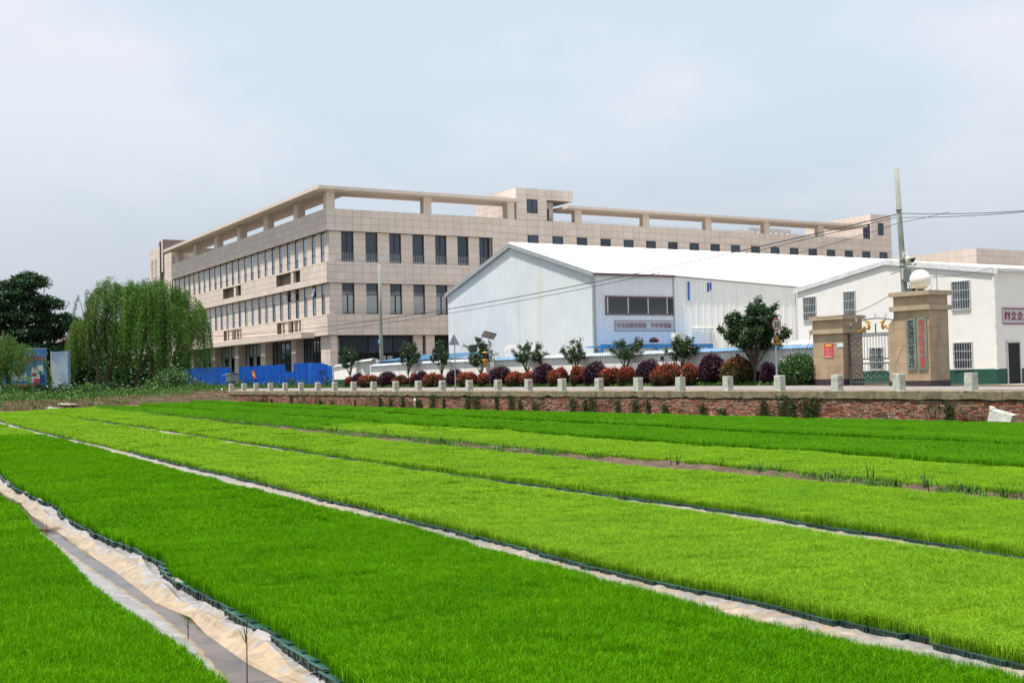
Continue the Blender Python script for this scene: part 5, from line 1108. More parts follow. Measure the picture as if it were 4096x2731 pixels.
b = MB().box(-.16, .16, -.20, -.02, -.55, 0); b.build('junction_box', mat('grey box', (.16, .18, .20), .6), up2, loc=onp(1078)+np.array([.09, -.1, 0]))
MB().box(-.07, .07, -.17, -.13, -.45, .0).build('white_box', M_white, up2, loc=onp(1075)+np.array([-.05, -.03, 0]))
t = thing('dome_camera', 'cream dome security camera on the leaning pole', 'camera', b2+onp(1040)+np.array([.16, -.2, 0]))
M_cream = mat('cream plastic', (.62, .59, .47), .4, .04, 5)
MB().lathe([(.001, -.20), (.08, -.17), (.105, -.08), (.105, .0), (.11, .02), (.10, .08), (.05, .13), (.001, .14)], n=18).build('housing', M_cream, t, smooth=True)
MB().tube([(-.14, .12, .24), (-.02, .02, .30), (0, 0, .14)], .03, 7).build('arm', M_white, t); MB().lathe([(.001, 0), (.035, .0), (.03, .02)], n=10).build('lens', M_black, t, loc=(.03, -.105, -.05), rot=(math.pi/2, 0, .2)); MB().box(-.2, -.12, .06, .16, .10, .34).build('wall_plate', M_white, t)
t = thing('bullet_camera', 'white bullet camera with a black hood, right side of the leaning pole', 'camera', b2+onp(1062)+np.array([.34, -.15, .06]))
MB().tube([(-.14, .06, -.02), (.10, -.1, -.04)], .05, 10).build('body', M_white, t); MB().lathe([(.001, 0), (.045, 0), (.04, .02)], n=10).build('lens', M_black, t, loc=(.11, -.105, -.04), rot=(math.pi/2, 0, .9)); MB().hexa([(-.12, -.02, .05), (.06, -.12, .05), (.1, -.06, .1), (-.06, .06, .1)], [(-.08, -.03, .2), (.13, -.13, .24), (.14, -.1, .25), (-.06, .0, .22)]).build('hood', M_black, t); MB().tube([(-.2, .1, -.05), (-.1, .04, -.04)], .03, 6).build('bracket', M_black, t)
t = thing('bullet_camera', 'slim grey bullet camera on an arm, left side of the leaning pole', 'camera', b2+onp(1092)+np.array([-.42, -.1, 0]))
MB().tube([(.12, 0, .05), (-.15, -.03, -.03)], .035, 8).build('body', M_trim, t); MB().tube([(.05, 0, .02), (.2, .02, .08), (.38, .06, .18)], .014, 6).build('arm', M_trim, t)
t = thing('speaker_bucket', 'small white and orange speaker hanging beside the leaning pole', 'loudspeaker', b2+onp(1100)+np.array([.30, -.05, -.15]))
MB().lathe([(.08, -.04), (.10, .18), (.11, .2)], n=12).build('shell', M_white, t, smooth=True); MB().lathe([(.085, -.1), (.082, -.04)], n=12).build('orange_base', mat('orange plastic', (.42, .11, .05), .5), t)
t = thing('finned_box', 'small black finned box on top of the taller gate pillar', 'box', RF(6.0, 6.75, 4.84), RA)
MB().box(-.12, .12, -.13, .13, 0, .17).build('case', M_black, t)
for k in range(3): MB().box(-.13, -.12, -.10+k*.08, -.085+k*.08, .01, .165).build('fin', M_steel, t)
# loose black cables on the pole
b = MB()
for k in range(5):
    a_ = onp(1085)+np.array([.14+.02*k, -.18, -.1]); q = onp(1158)+np.array([.14+.03*k, -.16, 0]); b.tube([a_, (a_*.6+q*.4)+np.array([.06*math.sin(k*3), 0, 0]), (a_*.3+q*.7)+np.array([.08*math.cos(k*2), 0, 0]), q], .008, 4)
b.build('cables', M_black, up2)
M_wire = mat('black cable', (.03, .03, .032), .6)
def wire(lab, A_, B_, sag, r=.016):
    A_, B_ = np.array(A_, float), np.array(B_, float); n = 36; P_ = [A_+(B_-A_)*t_-np.array([0, 0, 4*sag*t_*(1-t_)])-A_ for t_ in np.linspace(0, 1, n)]
    t = MB().tube(P_, r, 4).build('overhead_wire', M_wire, loc=A_); return tag(t, lab, 'wire')
EL = at(800, 1347, 107.)
wire('upper overhead cable from the leaning pole to the far left', at(3590, 857, 50.), EL, 1.05, .022)
wire('lower overhead cable from the leaning pole to the far left', at(3590, 868, 50.), EL+np.array([.3, 0, -.3]), 1.12, .015)
wire('thin overhead cable crossing in front of the far roof canopy', at(3592, 893, 50.), at(2600, 1094, 66.), .5, .012)
wire('upper overhead cable running right from the leaning pole', at(3590, 853, 50.), at(4300, 826, 40.), .12, .014)
wire('middle overhead cable running right from the leaning pole', at(3592, 870, 50.), at(4300, 828, 40.), .10, .012)
wire('steep overhead cable joining the others right of the leaning pole', at(3592, 892, 50.), at(3800, 847, 46.), .02, .010)
wire('drooping cable from the gate lamp to the corner of the white building', at(3716, 1108, 47.), at(3972, 1069, 52.), .12, .010)
wire('cable drooping between the two gate pillars', at(3560, 1180, 47.), at(3262, 1270, 49.), .28, .012)
wire('guy wire slanting from the shorter gate pillar down to the verge', at(3256, 1285, 50.), at(3218, 1430, 50.), .02, .012)

M_back = mat('sign back aluminium', (.42, .44, .46), .4, .06, 4, metal=.4); M_gpost = mat('galvanised post', (.36, .39, .42), .4, .08, 5, metal=.5)
def signpost(px, py, off, top_py, lab, cat='road sign'):
    y, _ = rf_px(px, py, off); zb = .97 if off < 1 else 1.06; _, zt = rf_px(px, top_py, off); t = thing('road_sign', lab, cat, RF(off, y, zb), RA); MB().tube([(0, 0, 0), (0, 0, zt-zb)], .036, 10).build('post', M_gpost, t); MB().lathe([(.10, 0), (.10, .02), (.05, .03)], n=10).build('foot', M_gpost, t); return t, zb
# faces towards -y (traffic from the right)
t, zb = signpost(3107, 1500, .75, 1270, 'round red-rimmed 20 speed sign above a yellow warning triangle on a grey post')
_, zc = rf_px(3106, 1298, .75); z = zc-zb; R_ = .265
def disc(r, y, m, name, seg=32): MB().prism([(r*math.cos(a_), y, z+r*math.sin(a_)) for a_ in np.linspace(0, 2*math.pi, seg, endpoint=False)], (0, .006, 0)).build(name, m, t)
disc(R_, -.058, mat('sign red', (.30, .02, .025), .4), 'disc'); disc(R_*.80, -.064, mat('sign white', (.50, .50, .49), .4), 'white_field')
text_on('number', '20', .32, M_black, t, (0, -.068, z-.01), FRONTTXT, bold=.008)
_, zt = rf_px(3107, 1329, .75); _, zb2 = rf_px(3107, 1382, .75); a0_, a1_ = zb2-zb, zt-zb; Ht = a1_-a0_; Wt = Ht*.60
def tri(s_, y, m, name): c = a0_+Ht/3; MB().prism([(-Wt*s_, y, c-Ht/3*s_), (Wt*s_, y, c-Ht/3*s_), (0, y, c+Ht*2/3*s_)], (0, .006, 0)).build(name, m, t)
tri(1., -.058, mat('sign black', (.02, .012, .01), .5), 'triangle'); tri(.74, -.064, mat('sign amber', (.55, .25, .01), .45), 'amber_field')
b = MB(); c = a0_+Ht*.14; b.box(-.13, -.03, -.072, -.066, c, c+.10).add([(-.15, -.07, c+.10), (-.01, -.07, c+.10), (-.08, -.07, c+.17)], [(0, 1, 2)]).box(.05, .065, -.072, -.066, c, c+.08).add([(.01, -.07, c+.06), (.11, -.07, c+.06), (.06, -.07, c+.22)], [(0, 1, 2)]); b.build('village_symbol', M_black, t)
t, zb = signpost(1822, 1560, .25, 1342, 'grey back of a triangular road sign on a tall post at the wall edge')
_, zt = rf_px(1810, 1335, .25); _, z2 = rf_px(1812, 1380, .25); a0_, a1_ = z2-zb, zt-zb; Ht = a1_-a0_; Wt = Ht*.60
MB().prism([(-Wt, .05, a0_), (Wt, .05, a0_), (0, .05, a1_)], (0, .012, 0)).build('plate', M_back, t)
for k in (.15, .55): w2 = Wt*(1-k)*.7; MB().box(-w2, w2, .015, .05, a0_+Ht*k, a0_+Ht*k+.05).build('bracket', M_gpost, t)
# solar insect lamp
y, _ = rf_px(1960, 1540, 5.75); t = thing('solar_insect_lamp', 'yellow solar-powered insect lamp on a thin post among the shrubs', 'insect lamp', RF(5.75, y, 1.06), 0)
MB().tube([(0, 0, 0), (0, 0, 3.25)], .032, 8).build('post', M_gpost, t)
o = MB().box(-.42, .42, -.30, .30, -.02, .02).build('solar_panel', mat('solar panel', (.02, .03, .07), .2), t, loc=(0, 0, 3.3), rot=(-.62, .25, .3)); MB().box(-.38, -.14, -.26, .26, -.03, -.021).box(.14, .38, -.26, .26, -.03, -.021).box(-.1, .1, -.26, .26, -.03, -.021).build('panel_back', mat('pale panel back', (.40, .38, .36), .7), o)
M_amb = mat('amber plastic', (.50, .24, .02), .4, .15, 8)
lp = (-.28, -.05)
MB().lathe([(.20, 0), (.19, .05), (.05, .09)], (lp[0], lp[1], 2.17), 14).build('lamp_cap', M_amb, t, smooth=True); MB().lathe([(.10, 0), (.10, .42)], (lp[0], lp[1], 1.78), 12).build('lamp_tube', mat('dark lamp tube', (.03, .025, .03), .4), t)
MB().lathe([(.05, 0), (.12, .08), (.11, .28), (.21, .46), (.20, .48)], (lp[0], lp[1], 1.30), 14).build('funnel', M_amb, t, smooth=True); MB().box(-.20, 0, -.03, .03, 2.2, 2.25).build('arm', M_gpost, t); MB().box(.03, .28, -.10, .06, 1.25, 1.62).build('battery_box', mat('cream steel box', (.50, .48, .43), .6), t)
# thin antenna rods by the white building's roof
t = thing('antenna_rod', 'thin metal rod with loose wires standing against the white gable wall', 'antenna', at(3749, 1160, 50.8), 0)
MB().tube([(0, 0, -.2), (-.02, 0, .95)], .02, 6).build('rod', M_trim, t)
for k in range(3): MB().tube([(0, 0, .8), (-.18-.05*k, 0, .3), (-.38+.05*k, -.05, -.1)], .006, 4).build('loose_wire', M_trim, t)
# ================================================================== vegetation
def leaf_quads(P, size, g, upbias=.35, aspect=.5, rd=None, hang=None):
    """diamond leaves with a fold; P (n,3) centres"""
    n = len(P); d = g.normal(0, 1, (n, 3)); d[:, 2] += upbias
    if hang is not None: d = d*hang[0]+np.array([0, 0, -hang[1]])
    d /= np.linalg.norm(d, axis=1)[:, None]; s_ = np.cross(d, g.normal(0, 1, (n, 3))); s_ /= np.linalg.norm(s_, axis=1)[:, None]; nrm = np.cross(d, s_)
    L_ = (size*g.uniform(.65, 1.3, n))[:, None]; w_ = L_*aspect*.5
    V = np.stack([P-d*L_*.5, P+s_*w_+nrm*w_*.35, P+d*L_*.5, P-s_*w_+nrm*w_*.35], 1).reshape(-1, 3); b = np.arange(n)[:, None]*4
    F = b+np.array([0, 1, 2, 3]); r = np.repeat(g.random(n) if rd is None else rd, 4); return V, F, r
def leaves_obj(name, P, size, m, parent, g, kind=None, **k):
    V, F, r = leaf_quads(np.asarray(P, float), size, g, **k); return link(name, np_mesh(name, V, F, {'rnd': r}), m, parent, kind)
M_bark = mat('bark', (.10, .075, .055), .9, .25, 12, bump=.5, bscale=60)
L_tree = leafmat('crape myrtle leaf', (.010, .030, .010), (.022, .060, .016), (.055, .115, .03), trans=.25, gloss=.10, rough=.4)
L_purple = leafmat('purple shrub leaf', (.018, .006, .014), (.045, .012, .03), (.085, .025, .05), trans=.2, gloss=.06)
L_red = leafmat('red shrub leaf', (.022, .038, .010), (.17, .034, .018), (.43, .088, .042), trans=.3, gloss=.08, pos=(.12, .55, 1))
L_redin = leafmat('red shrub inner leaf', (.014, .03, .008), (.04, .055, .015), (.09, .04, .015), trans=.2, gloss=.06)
L_orange = leafmat('orange green shrub leaf', (.03, .05, .012), (.11, .07, .018), (.28, .085, .025), trans=.25, gloss=.08)
L_green = leafmat('glossy green leaf', (.014, .05, .010), (.035, .10, .016), (.11, .20, .03), trans=.25, gloss=.14, rough=.35)
L_vine = leafmat('creeper leaf', (.018, .045, .010), (.04, .085, .018), (.09, .14, .035), trans=.25, gloss=.05)
L_weedy = leafmat('weedy leaf', (.02, .06, .012), (.05, .13, .02), (.13, .24, .04), trans=.3, gloss=.06)

def verge_z(off, y): return float(road_z(off, y))
# ---------------------------------------------------------------- clipped shrubs
SHR = [(1398, 32, 1506, 'r'), (1432, 58, 1494, 'p'), (1478, 88, 1499, 'r'), (1552, 75, 1485, 'p'), (1601, 58, 1499, 'r'), (1652, 30, 1496, 'r'), (1684, 70, 1485, 'p'), (1735, 76, 1492, 'r'), (1821, 75, 1477, 'p'),
       (1876, 82, 1488, 'r'), (1939, 48, 1491, 'r'), (2004, 97, 1465, 'p'), (2060, 70, 1487, 'r'), (2111, 57, 1485, 'r'), (2183, 92, 1454, 'p'), (2230, 78, 1471, 'r'), (2314, 58, 1466, 'r'), (2380, 105, 1448, 'p'), (2440, 77, 1470, 'r'), (2508, 70, 1466, 'r'),
       (2590, 113, 1438, 'p'), (2670, 119, 1453, 'r'), (2765, 80, 1453, 'r'), (2847, 118, 1412, 'p'), (2944, 142, 1428, 'o'), (3074, 64, 1448, 'p'), (3192, 180, 1414, 'g')]
NM = {'p': ('purple_shrub', 'dark purple rounded shrub'), 'r': ('red_shrub', 'red-leaved clipped shrub'), 'o': ('red_shrub', 'large rust-orange rounded shrub beside the big verge tree'), 'g': ('green_shrub', 'large glossy green rounded shrub beside the shorter gate pillar')}
cnt = {'p': 0, 'r': 0, 'o': 0, 'g': 0}
for i, (px, wd, top, kd) in enumerate(SHR):
    off = 6.0 if kd == 'p' else 5.75
    if kd in 'og': off = 6.05
    y, _ = rf_px(px, 1540, off); q = RF(off, y); z = verge_z(off, y); Yd = q[1]; rx = wd*Yd/FPX/2*(1.12 if kd == 'r' else 1.04); zt = at(px, top, Yd)[2]; H = zt-z
    lab = NM[kd][1]+(f', {ordn(cnt[kd])} of its colour from the left end of the verge' if kd in 'pr' else ''); cnt[kd] += 1
    t = thing(NM[kd][0], lab, 'shrub', (q[0], q[1], z), 0, 'clipped shrubs along the verge'); g = np.random.default_rng(200+i)
    n = int(3000+2400*min(2.2, rx*H)); lob = {'p': 2, 'r': 5, 'o': 3, 'g': 4}[kd]; c_xy = g.uniform(-1, 1, (lob, 2))*rx*{'p': .14, 'r': .50, 'o': .25, 'g': .25}[kd]; c_h = g.uniform({'p': .92, 'r': .70, 'o': .85, 'g': .82}[kd], 1.02, lob); c_h[0] = 1.; c_r = rx-np.linalg.norm(c_xy, axis=1)*.8
    li = g.integers(0, lob, n); dirs = g.normal(0, 1, (n, 3)); dirs /= np.linalg.norm(dirs, axis=1)[:, None]
    lump = 1+.12*wob(dirs[:, 0]*4+i, dirs[:, 1]*4+dirs[:, 2]*3, 210+i, 5, 1.); rad = lump*(1-np.abs(g.normal(0, .10, n)))*np.where(g.random(n) < .10, 1.13, 1)
    cz = H*.45; hz_ = H*c_h[li]; P = np.stack([c_xy[li, 0]+dirs[:, 0]*c_r[li]*rad, c_xy[li, 1]+dirs[:, 1]*c_r[li]*rad, cz+dirs[:, 2]*np.where(dirs[:, 2] > 0, hz_-cz, cz*1.02)*rad], -1)
    P = P[P[:, 2] > .02]; up = np.clip(P[:, 2]/H, 0, 1)
    m = {'p': L_purple, 'r': L_red, 'o': L_orange, 'g': L_green}[kd]
    rd = np.clip(g.normal(.45, .25, len(P)), 0, 1)
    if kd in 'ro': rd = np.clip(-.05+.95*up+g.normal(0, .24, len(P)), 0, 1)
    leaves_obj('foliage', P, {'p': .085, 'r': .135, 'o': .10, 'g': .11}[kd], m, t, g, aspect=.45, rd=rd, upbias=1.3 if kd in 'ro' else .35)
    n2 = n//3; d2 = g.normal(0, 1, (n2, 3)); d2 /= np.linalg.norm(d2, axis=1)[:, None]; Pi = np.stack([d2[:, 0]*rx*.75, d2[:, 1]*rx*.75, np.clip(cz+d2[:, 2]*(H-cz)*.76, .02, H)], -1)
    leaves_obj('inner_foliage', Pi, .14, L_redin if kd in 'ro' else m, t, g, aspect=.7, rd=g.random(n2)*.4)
    b = MB()
    for k in range(5): an = g.uniform(0, 6.28); b.tube([(0, 0, 0), (rx*.25*math.cos(an), rx*.25*math.sin(an), H*.3), (rx*.6*math.cos(an), rx*.6*math.sin(an), H*.7)], [.025, .018, .006], 5)
    b.build('stems', M_bark, t)

# ---------------------------------------------------------------- small verge trees
TRS = [(1402, 1351, 1440, 1356, 1474, .8), (1633, 1579, 1698, 1360, 1469, 1.), (1769, 1716, 1803, 1367, 1466, .75), (1925, 1858, 1986, 1353, 1466, 1.), (2107, 2051, 2194, 1347, 1452, .85), (2306, 2238, 2364, 1342, 1455, .5), (2502, 2439, 2598, 1328, 1445, .65), (2731, 2660, 2815, 1346, 1440, .9), (3019, 2879, 3159, 1212, 1402, 2.4)]
def small_tree(i, px, x0, x1, top, low, dens):
    off = 6.35; y, _ = rf_px(px, 1520, off); q = RF(off, y); z = verge_z(off, y); Yd = q[1]; m_ = Yd/FPX; g = np.random.default_rng(300+i)
    big = i == 8; H = at(px, top, Yd)[2]-z; hl = at(px, low, Yd)[2]-z; cx = ((x0+x1)/2-px)*m_; rx = (x1-x0)/2*m_
    lab = 'large dark leafy verge tree with fanning stems behind the speed sign' if big else f'small fan-shaped verge tree, {ordn(i)} from the left along the boundary wall'
    t = thing('verge_tree', lab, 'tree', (q[0], q[1], z), 0, 'young trees along the verge'); b = MB(); fork = hl*(.62 if not big else .55)
    b.tube([(0, 0, -.05), (.02, .01, fork*.5), (0, 0, fork)], [.055 if not big else .10, .045 if not big else .085, .04 if not big else .075], 7)
    LP = []; nb = 12 if not big else 22
    for k in range(nb):
        an = 2*math.pi*k/nb+g.normal(0, .25); f = math.sqrt(g.uniform(.06, 1.)); e = np.array([cx+math.cos(an)*rx*f, math.sin(an)*rx*f*.9, hl+(H-hl)*(1.0-.72*f**2)*g.uniform(.72, 1.10)])
        mid = np.array([e[0]*.38, e[1]*.38, fork+(e[2]-fork)*.52]); pts = [np.array([0, 0, fork*.95]), mid*.5+np.array([0, 0, fork*.45]), mid, e]
        b.tube(pts, [.03 if not big else .05, .022 if not big else .036, .016 if not big else .024, .004], 5)
        for j in range(7 if not big else 10):
            tt = g.uniform(.35, 1); base = mid+(e-mid)*max(0, (tt-.35)/.65) if tt > .35 else mid; d = g.normal(0, 1, 3); d[2] = abs(d[2])*.7+.15; d /= np.linalg.norm(d); L_ = rx*g.uniform(.16, .42); tip = base+d*L_; tip[2] = max(tip[2], hl*.9)
            b.tube([base, (base+tip)/2+g.normal(0, .02, 3), tip], [.008, .006, .002], 4)
            n = int(g.integers(45, 85)*dens); s_ = g.random(n)**.7; LP.append(base+(tip-base)*s_[:, None]+g.normal(0, .055*(1.5 if big else 1.15), (n, 3)))
    b.build('trunk', M_bark, t); P = np.concatenate(LP); leaves_obj('crown', P, .10 if not big else .12, L_tree, t, g, aspect=.5)
for i, a in enumerate(TRS): small_tree(i, *a)

# ---------------------------------------------------------------- verge ground cover
def ground_blades(name, label, P, n, h, m, seed, wd=.018, spread=.12, kind='stuff'):
    g = np.random.default_rng(seed); k = g.integers(0, len(P), n); p = np.asarray(P)[k]+np.stack([g.normal(0, spread, n), g.normal(0, spread, n), 0*g.random(n)], -1); d = np.stack([g.normal(0, .5, n), g.normal(0, .5, n), np.ones(n)], -1)
    return tag(blade_obj(name, m, None, kind, P=p, D=d, L_=h*g.uniform(.4, 1.3, n), W_=wd*g.uniform(.7, 1.4, n), rd=g.random(n), curve=.5), label, 'grass')
vp = [RF(o_, y_, verge_z(o_, y_)-.02) for y_, o_ in ((rng.uniform(12.3, 64), rng.uniform(5.45, 6.6)) for _ in range(1400))]
ground_blades('verge_grass', 'low green ground cover along the foot of the clipped shrubs', vp, 26000, .26, L_weedy, 301, .03)
g = np.random.default_rng(303); k = g.integers(0, len(vp), 9000); leaves = np.array(vp)[k]+np.stack([g.normal(0, .12, 9000), g.normal(0, .12, 9000), g.uniform(.02, .22, 9000)], -1)
tag(leaves_obj('verge_weeds', leaves, .09, L_weedy, None, g, 'stuff', aspect=.6), 'small leafy weeds along the verge', 'weeds')
hp_ = [RF(o_, y_, 1.02) for y_, o_ in ((rng.uniform(64, 100), rng.uniform(5.6, 6.8)) for _ in range(420))]
ground_blades('hoarding_grass', 'tall grass and weeds growing along the foot of the blue hoarding', hp_, 15000, .5, L_weedy, 302, .03)
k = g.integers(0, len(hp_), 6000); leaves = np.array(hp_)[k]+np.stack([g.normal(0, .15, 6000), g.normal(0, .15, 6000), np.abs(g.normal(0, .28, 6000))], -1)
tag(leaves_obj('hoarding_weeds', leaves, .11, L_weedy, None, g, 'stuff', aspect=.6), 'leafy weeds in front of the blue hoarding', 'weeds')
for i, (px, hh) in enumerate(((960, .9), (1000, 1.0), (1080, .8), (1163, .9), (1310, .8))):
    y, _ = rf_px(px, 1530, 6.4); q = RF(6.4, y, 1.02); t = thing('tall_weed', f'tall leafy weed in front of the blue hoarding, {ordn(i)} from the left', 'weed', q, 0, 'tall weeds by the hoarding'); gg = np.random.default_rng(330+i)
    P = np.concatenate([np.linspace(0, 1, 60)[:, None]*np.array([a_, b_, 1])*hh*c_+gg.normal(0, .06, (60, 3)) for a_, b_, c_ in gg.uniform(-.35, .35, (7, 3))+np.array([0, 0, .85])]); P[:, 2] = np.abs(P[:, 2])
    leaves_obj('leaves', P, .12, L_weedy, t, gg, aspect=.45)
# vines and weeds rooted in the brick wall
VN = [(x_, h_) for x_, h_ in [(830, .35), (1050, .6), (1085, .5), (1165, .75), (1280, .6), (1330, .45), (1420, .5), (1520, .8), (1560, .7), (1610, .85), (1665, .8), (1680, .6), (1730, .95), (1775, .8), (1870, .8), (1905, .9), (1985, .9), (2045, .85), (2080, .7), (2140, .6), (2290, .8), (2340, .7), (2365, .9), (2470, .7), (2540, .8), (2590, .75), (2660, .55), (2810, .6), (2890, .35), (3055, .8), (3135, 1.05), (3170, .7), (3225, .9), (3260, .95), (3790, .7)]]
for i, (px, hh) in enumerate(VN):
    y, _ = rf_px(px, 1600, -.06); g = np.random.default_rng(400+i); zt = .10+.82*hh; w_ = g.uniform(.07, .22)*(1.3 if hh > .85 else 1)
    t = thing('wall_vine', f'green creeper on the brick wall, {ordn(i)} from the left', 'creeper', RF(-.05, y, 0), RA, 'creepers on the brick wall'); n = int(330*hh+60)
    z = g.uniform(.0, 1, n)**.8*zt+wall_base(y)+.1; yy = g.normal(0, w_, n)*(1-.5*np.abs(z/zt-.5)); x = -np.abs(g.normal(.01, .028, n)); P = np.stack([x, yy, z], -1)
    leaves_obj('leaves', P, .062, L_vine, t, g, aspect=.7, rd=np.clip(g.normal(.3, .25, n), 0, 1))
    b = MB()
    for k in range(3): b.tube([(-.02, g.normal(0, w_*.4), wall_base(y)), (-.03, g.normal(0, w_*.4), zt*.5), (-.02, g.normal(0, w_*.5), zt*.95)], .006, 4)
    b.build('stems', M_bark, t)
nv = 9000; gv = np.random.default_rng(470); yv = gv.uniform(-4, 68, nv); yv = yv[wob(yv*1.0, yv*0, 471, 5, .9) > .15]; zv = np.array([wall_base(q_) for q_ in yv])+.1+gv.random(len(yv))**.8*.75*np.clip(.75+.5*wob(yv*2.2, yv*0, 472, 4, 1.), .15, 1.1)
tag(leaves_obj('wall_creepers', np.array([RF(-.02-abs(gv.normal(0, .02)), q_, z_) for q_, z_ in zip(yv, zv)]), .055, L_vine, None, gv, 'stuff', aspect=.7, rd=np.clip(gv.normal(.35, .25, len(yv)), 0, 1)), 'thin creepers and moss spread over the brick wall', 'creepers')
fp_ = [RF(-.35+rng.uniform(-.1, .2), y_, wall_base(y_)+.1) for y_ in rng.uniform(-2, 66, 300) if wob(np.array(y_), np.array(0.), 66, 4, .6) > -.1]
ground_blades('wall_foot_weeds', 'dull green weeds along the foot of the brick wall', fp_, 6000, .2, M_weed, 305, .02)

# ================================================================== ground at the left: bank, path, overgrown edge
def lg(px):
    """cross-section of the left terrain along the photo column px"""
    py_f = float(np.interp(px, [-400, 0, 115, 327, 553, 808, 893, 960], [1648, 1644, 1644, 1630, 1620, 1604, 1600, 1597])); py_p = float(np.interp(px, [-400, 25, 383, 680, 808, 930], [1625, 1610, 1598, 1576, 1564, 1559]))
    q = gz(px, py_f, .27); Yf = q[1]; Yp = Yf+np.interp(px, [-400, 500, 930], [3., 5., 9.]); p = at(px, py_p, Yp); return Yf, Yp, float(p[2])
PX = np.linspace(-420, 960, 90); prof_ = [lg(p) for p in PX]
def terr(a, b):
    out = np.zeros(a.shape+(3,))
    for i in range(a.shape[0]):
        px = PX[i]; Yf, Yp, zp = prof_[i]; kx = (px-CX)/FPX
        Ys = [Yf-1.5, Yf, Yf+.25*(Yp-Yf), Yf+.6*(Yp-Yf), Yp-.1, Yp, Yp+1.6, Yp+1.9, Yp+4, Yp+10, Yp+25, 230]; Zs = [.12, .20, zp*.62, zp*.92, zp, zp+.005, zp+.01, zp+.04, zp+.2, zp*.5+.55, 1.0, 1.1]
        for j in range(a.shape[1]):
            Y = np.interp(b[i, j], range(12), Ys); Z = np.interp(b[i, j], range(12), Zs); out[i, j] = (kx*Y*1.0, Y, Z)
    return out
A_, B_ = np.meshgrid(PX, np.linspace(0, 11, 67), indexing='ij')
TP = terr(A_, B_); rough_ = np.where((B_ > 1.2) & (B_ < 4.6), 1., 0)*(.07*wob(TP[..., 0]*1.3, TP[..., 1]*1.3, 91, 6, 1.4))+np.where(B_ > 7.5, .06, 0)*wob(TP[..., 0], TP[..., 1], 92, 5, .8); TP[..., 2] += rough_
def terr_part(name, m, j0, j1):
    V = TP[:, j0:j1].reshape(-1, 3); na, nb = TP.shape[0], j1-j0; i = np.arange(na-1)[:, None]*nb+np.arange(nb-1)[None]; F = np.stack([i, i+nb, i+nb+1, i+1], -1).reshape(-1, 4); link(name, np_mesh(name, V, F, smooth=True), m, None, 'structure')
M_path = mat('tan dirt path', (.26, .195, .145), .95, .15, 2, bump=.3, bscale=30)
terr_part('earth_bank', M_earth, 0, 31); terr_part('path', M_path, 30, 40); terr_part('overgrown_ground', mat('overgrown soil', (.05, .06, .025), .95, .3, 2), 39, 67)
def tpt(i, jf): j = int(jf); return TP[min(max(i, 0), 89), min(j, 66)]
# dry grass on the bank, weeds behind the path
bk = [TP[rng.integers(0, 90), rng.integers(8, 29)] for _ in range(700)]
M_hay = leafmat('dry bank grass', (.06, .045, .022), (.15, .10, .055), (.28, .21, .12), trans=.2, gloss=.02)
ground_blades('dry_grass', 'dry brown grass and straw on the earth bank', bk, 14000, .22, M_hay, 501, .03, .25)
bk2 = [TP[rng.integers(20, 90), rng.integers(8, 29)] for _ in range(110)]
ground_blades('bank_grass', 'green grass patches on the earth bank', bk2, 6500, .25, L_weedy, 502, .03, .3)
wk = [TP[rng.integers(0, 84), rng.integers(40, 52)] for _ in range(900)]
ground_blades('roadside_grass', 'overgrown green weeds behind the dirt path', wk, 22000, .4, L_weedy, 503, .05, .4)
g = np.random.default_rng(504); k = g.integers(0, len(wk), 16000); P = np.array(wk)[k]+np.stack([g.normal(0, .5, 16000), g.normal(0, .5, 16000), np.abs(g.normal(0, .22, 16000))], -1)
tag(leaves_obj('roadside_weeds', P, .15, L_weedy, None, g, 'stuff', aspect=.55), 'leafy weeds behind the dirt path', 'weeds')
# litter on the bank
for (px, py, sz, lab, c) in ((178, 1633, .9, 'grey-white plastic sheet lying at the foot of the earth bank', (.45, .46, .48)), (243, 1614, .4, 'small white plastic bag on the earth bank', (.65, .65, .64)), (268, 1616, .7, 'brownish rag lying on the earth bank', (.24, .19, .17)), (418, 1620, .25, 'tiny yellow scrap on the earth bank', (.55, .45, .18))):
    Yq = lg(px)[0]+1.2; p = at(px, py, Yq); gg = np.random.default_rng(int(px)); n = 9; xx, yy = np.meshgrid(np.linspace(-1, 1, n), np.linspace(-.6, .6, n), indexing='ij'); zz = .10*sz*np.abs(wob(xx*2, yy*2, int(px), 5, 1.2))+.16*sz*(1-xx**2)*(1-(yy/.6)**2)
    V = np.stack([xx*sz*.9+gg.normal(0, .05*sz, xx.shape), yy*sz, zz-.06], -1).reshape(-1, 3); i_ = np.arange(n-1)[:, None]*n+np.arange(n-1)[None]; F = np.stack([i_, i_+n, i_+n+1, i_+1], -1).reshape(-1, 4)
    o = link('litter', np_mesh('litter', V, F), mat(f'litter {px}', c, .7, .1, 5), loc=p); tag(o, lab, 'litter')

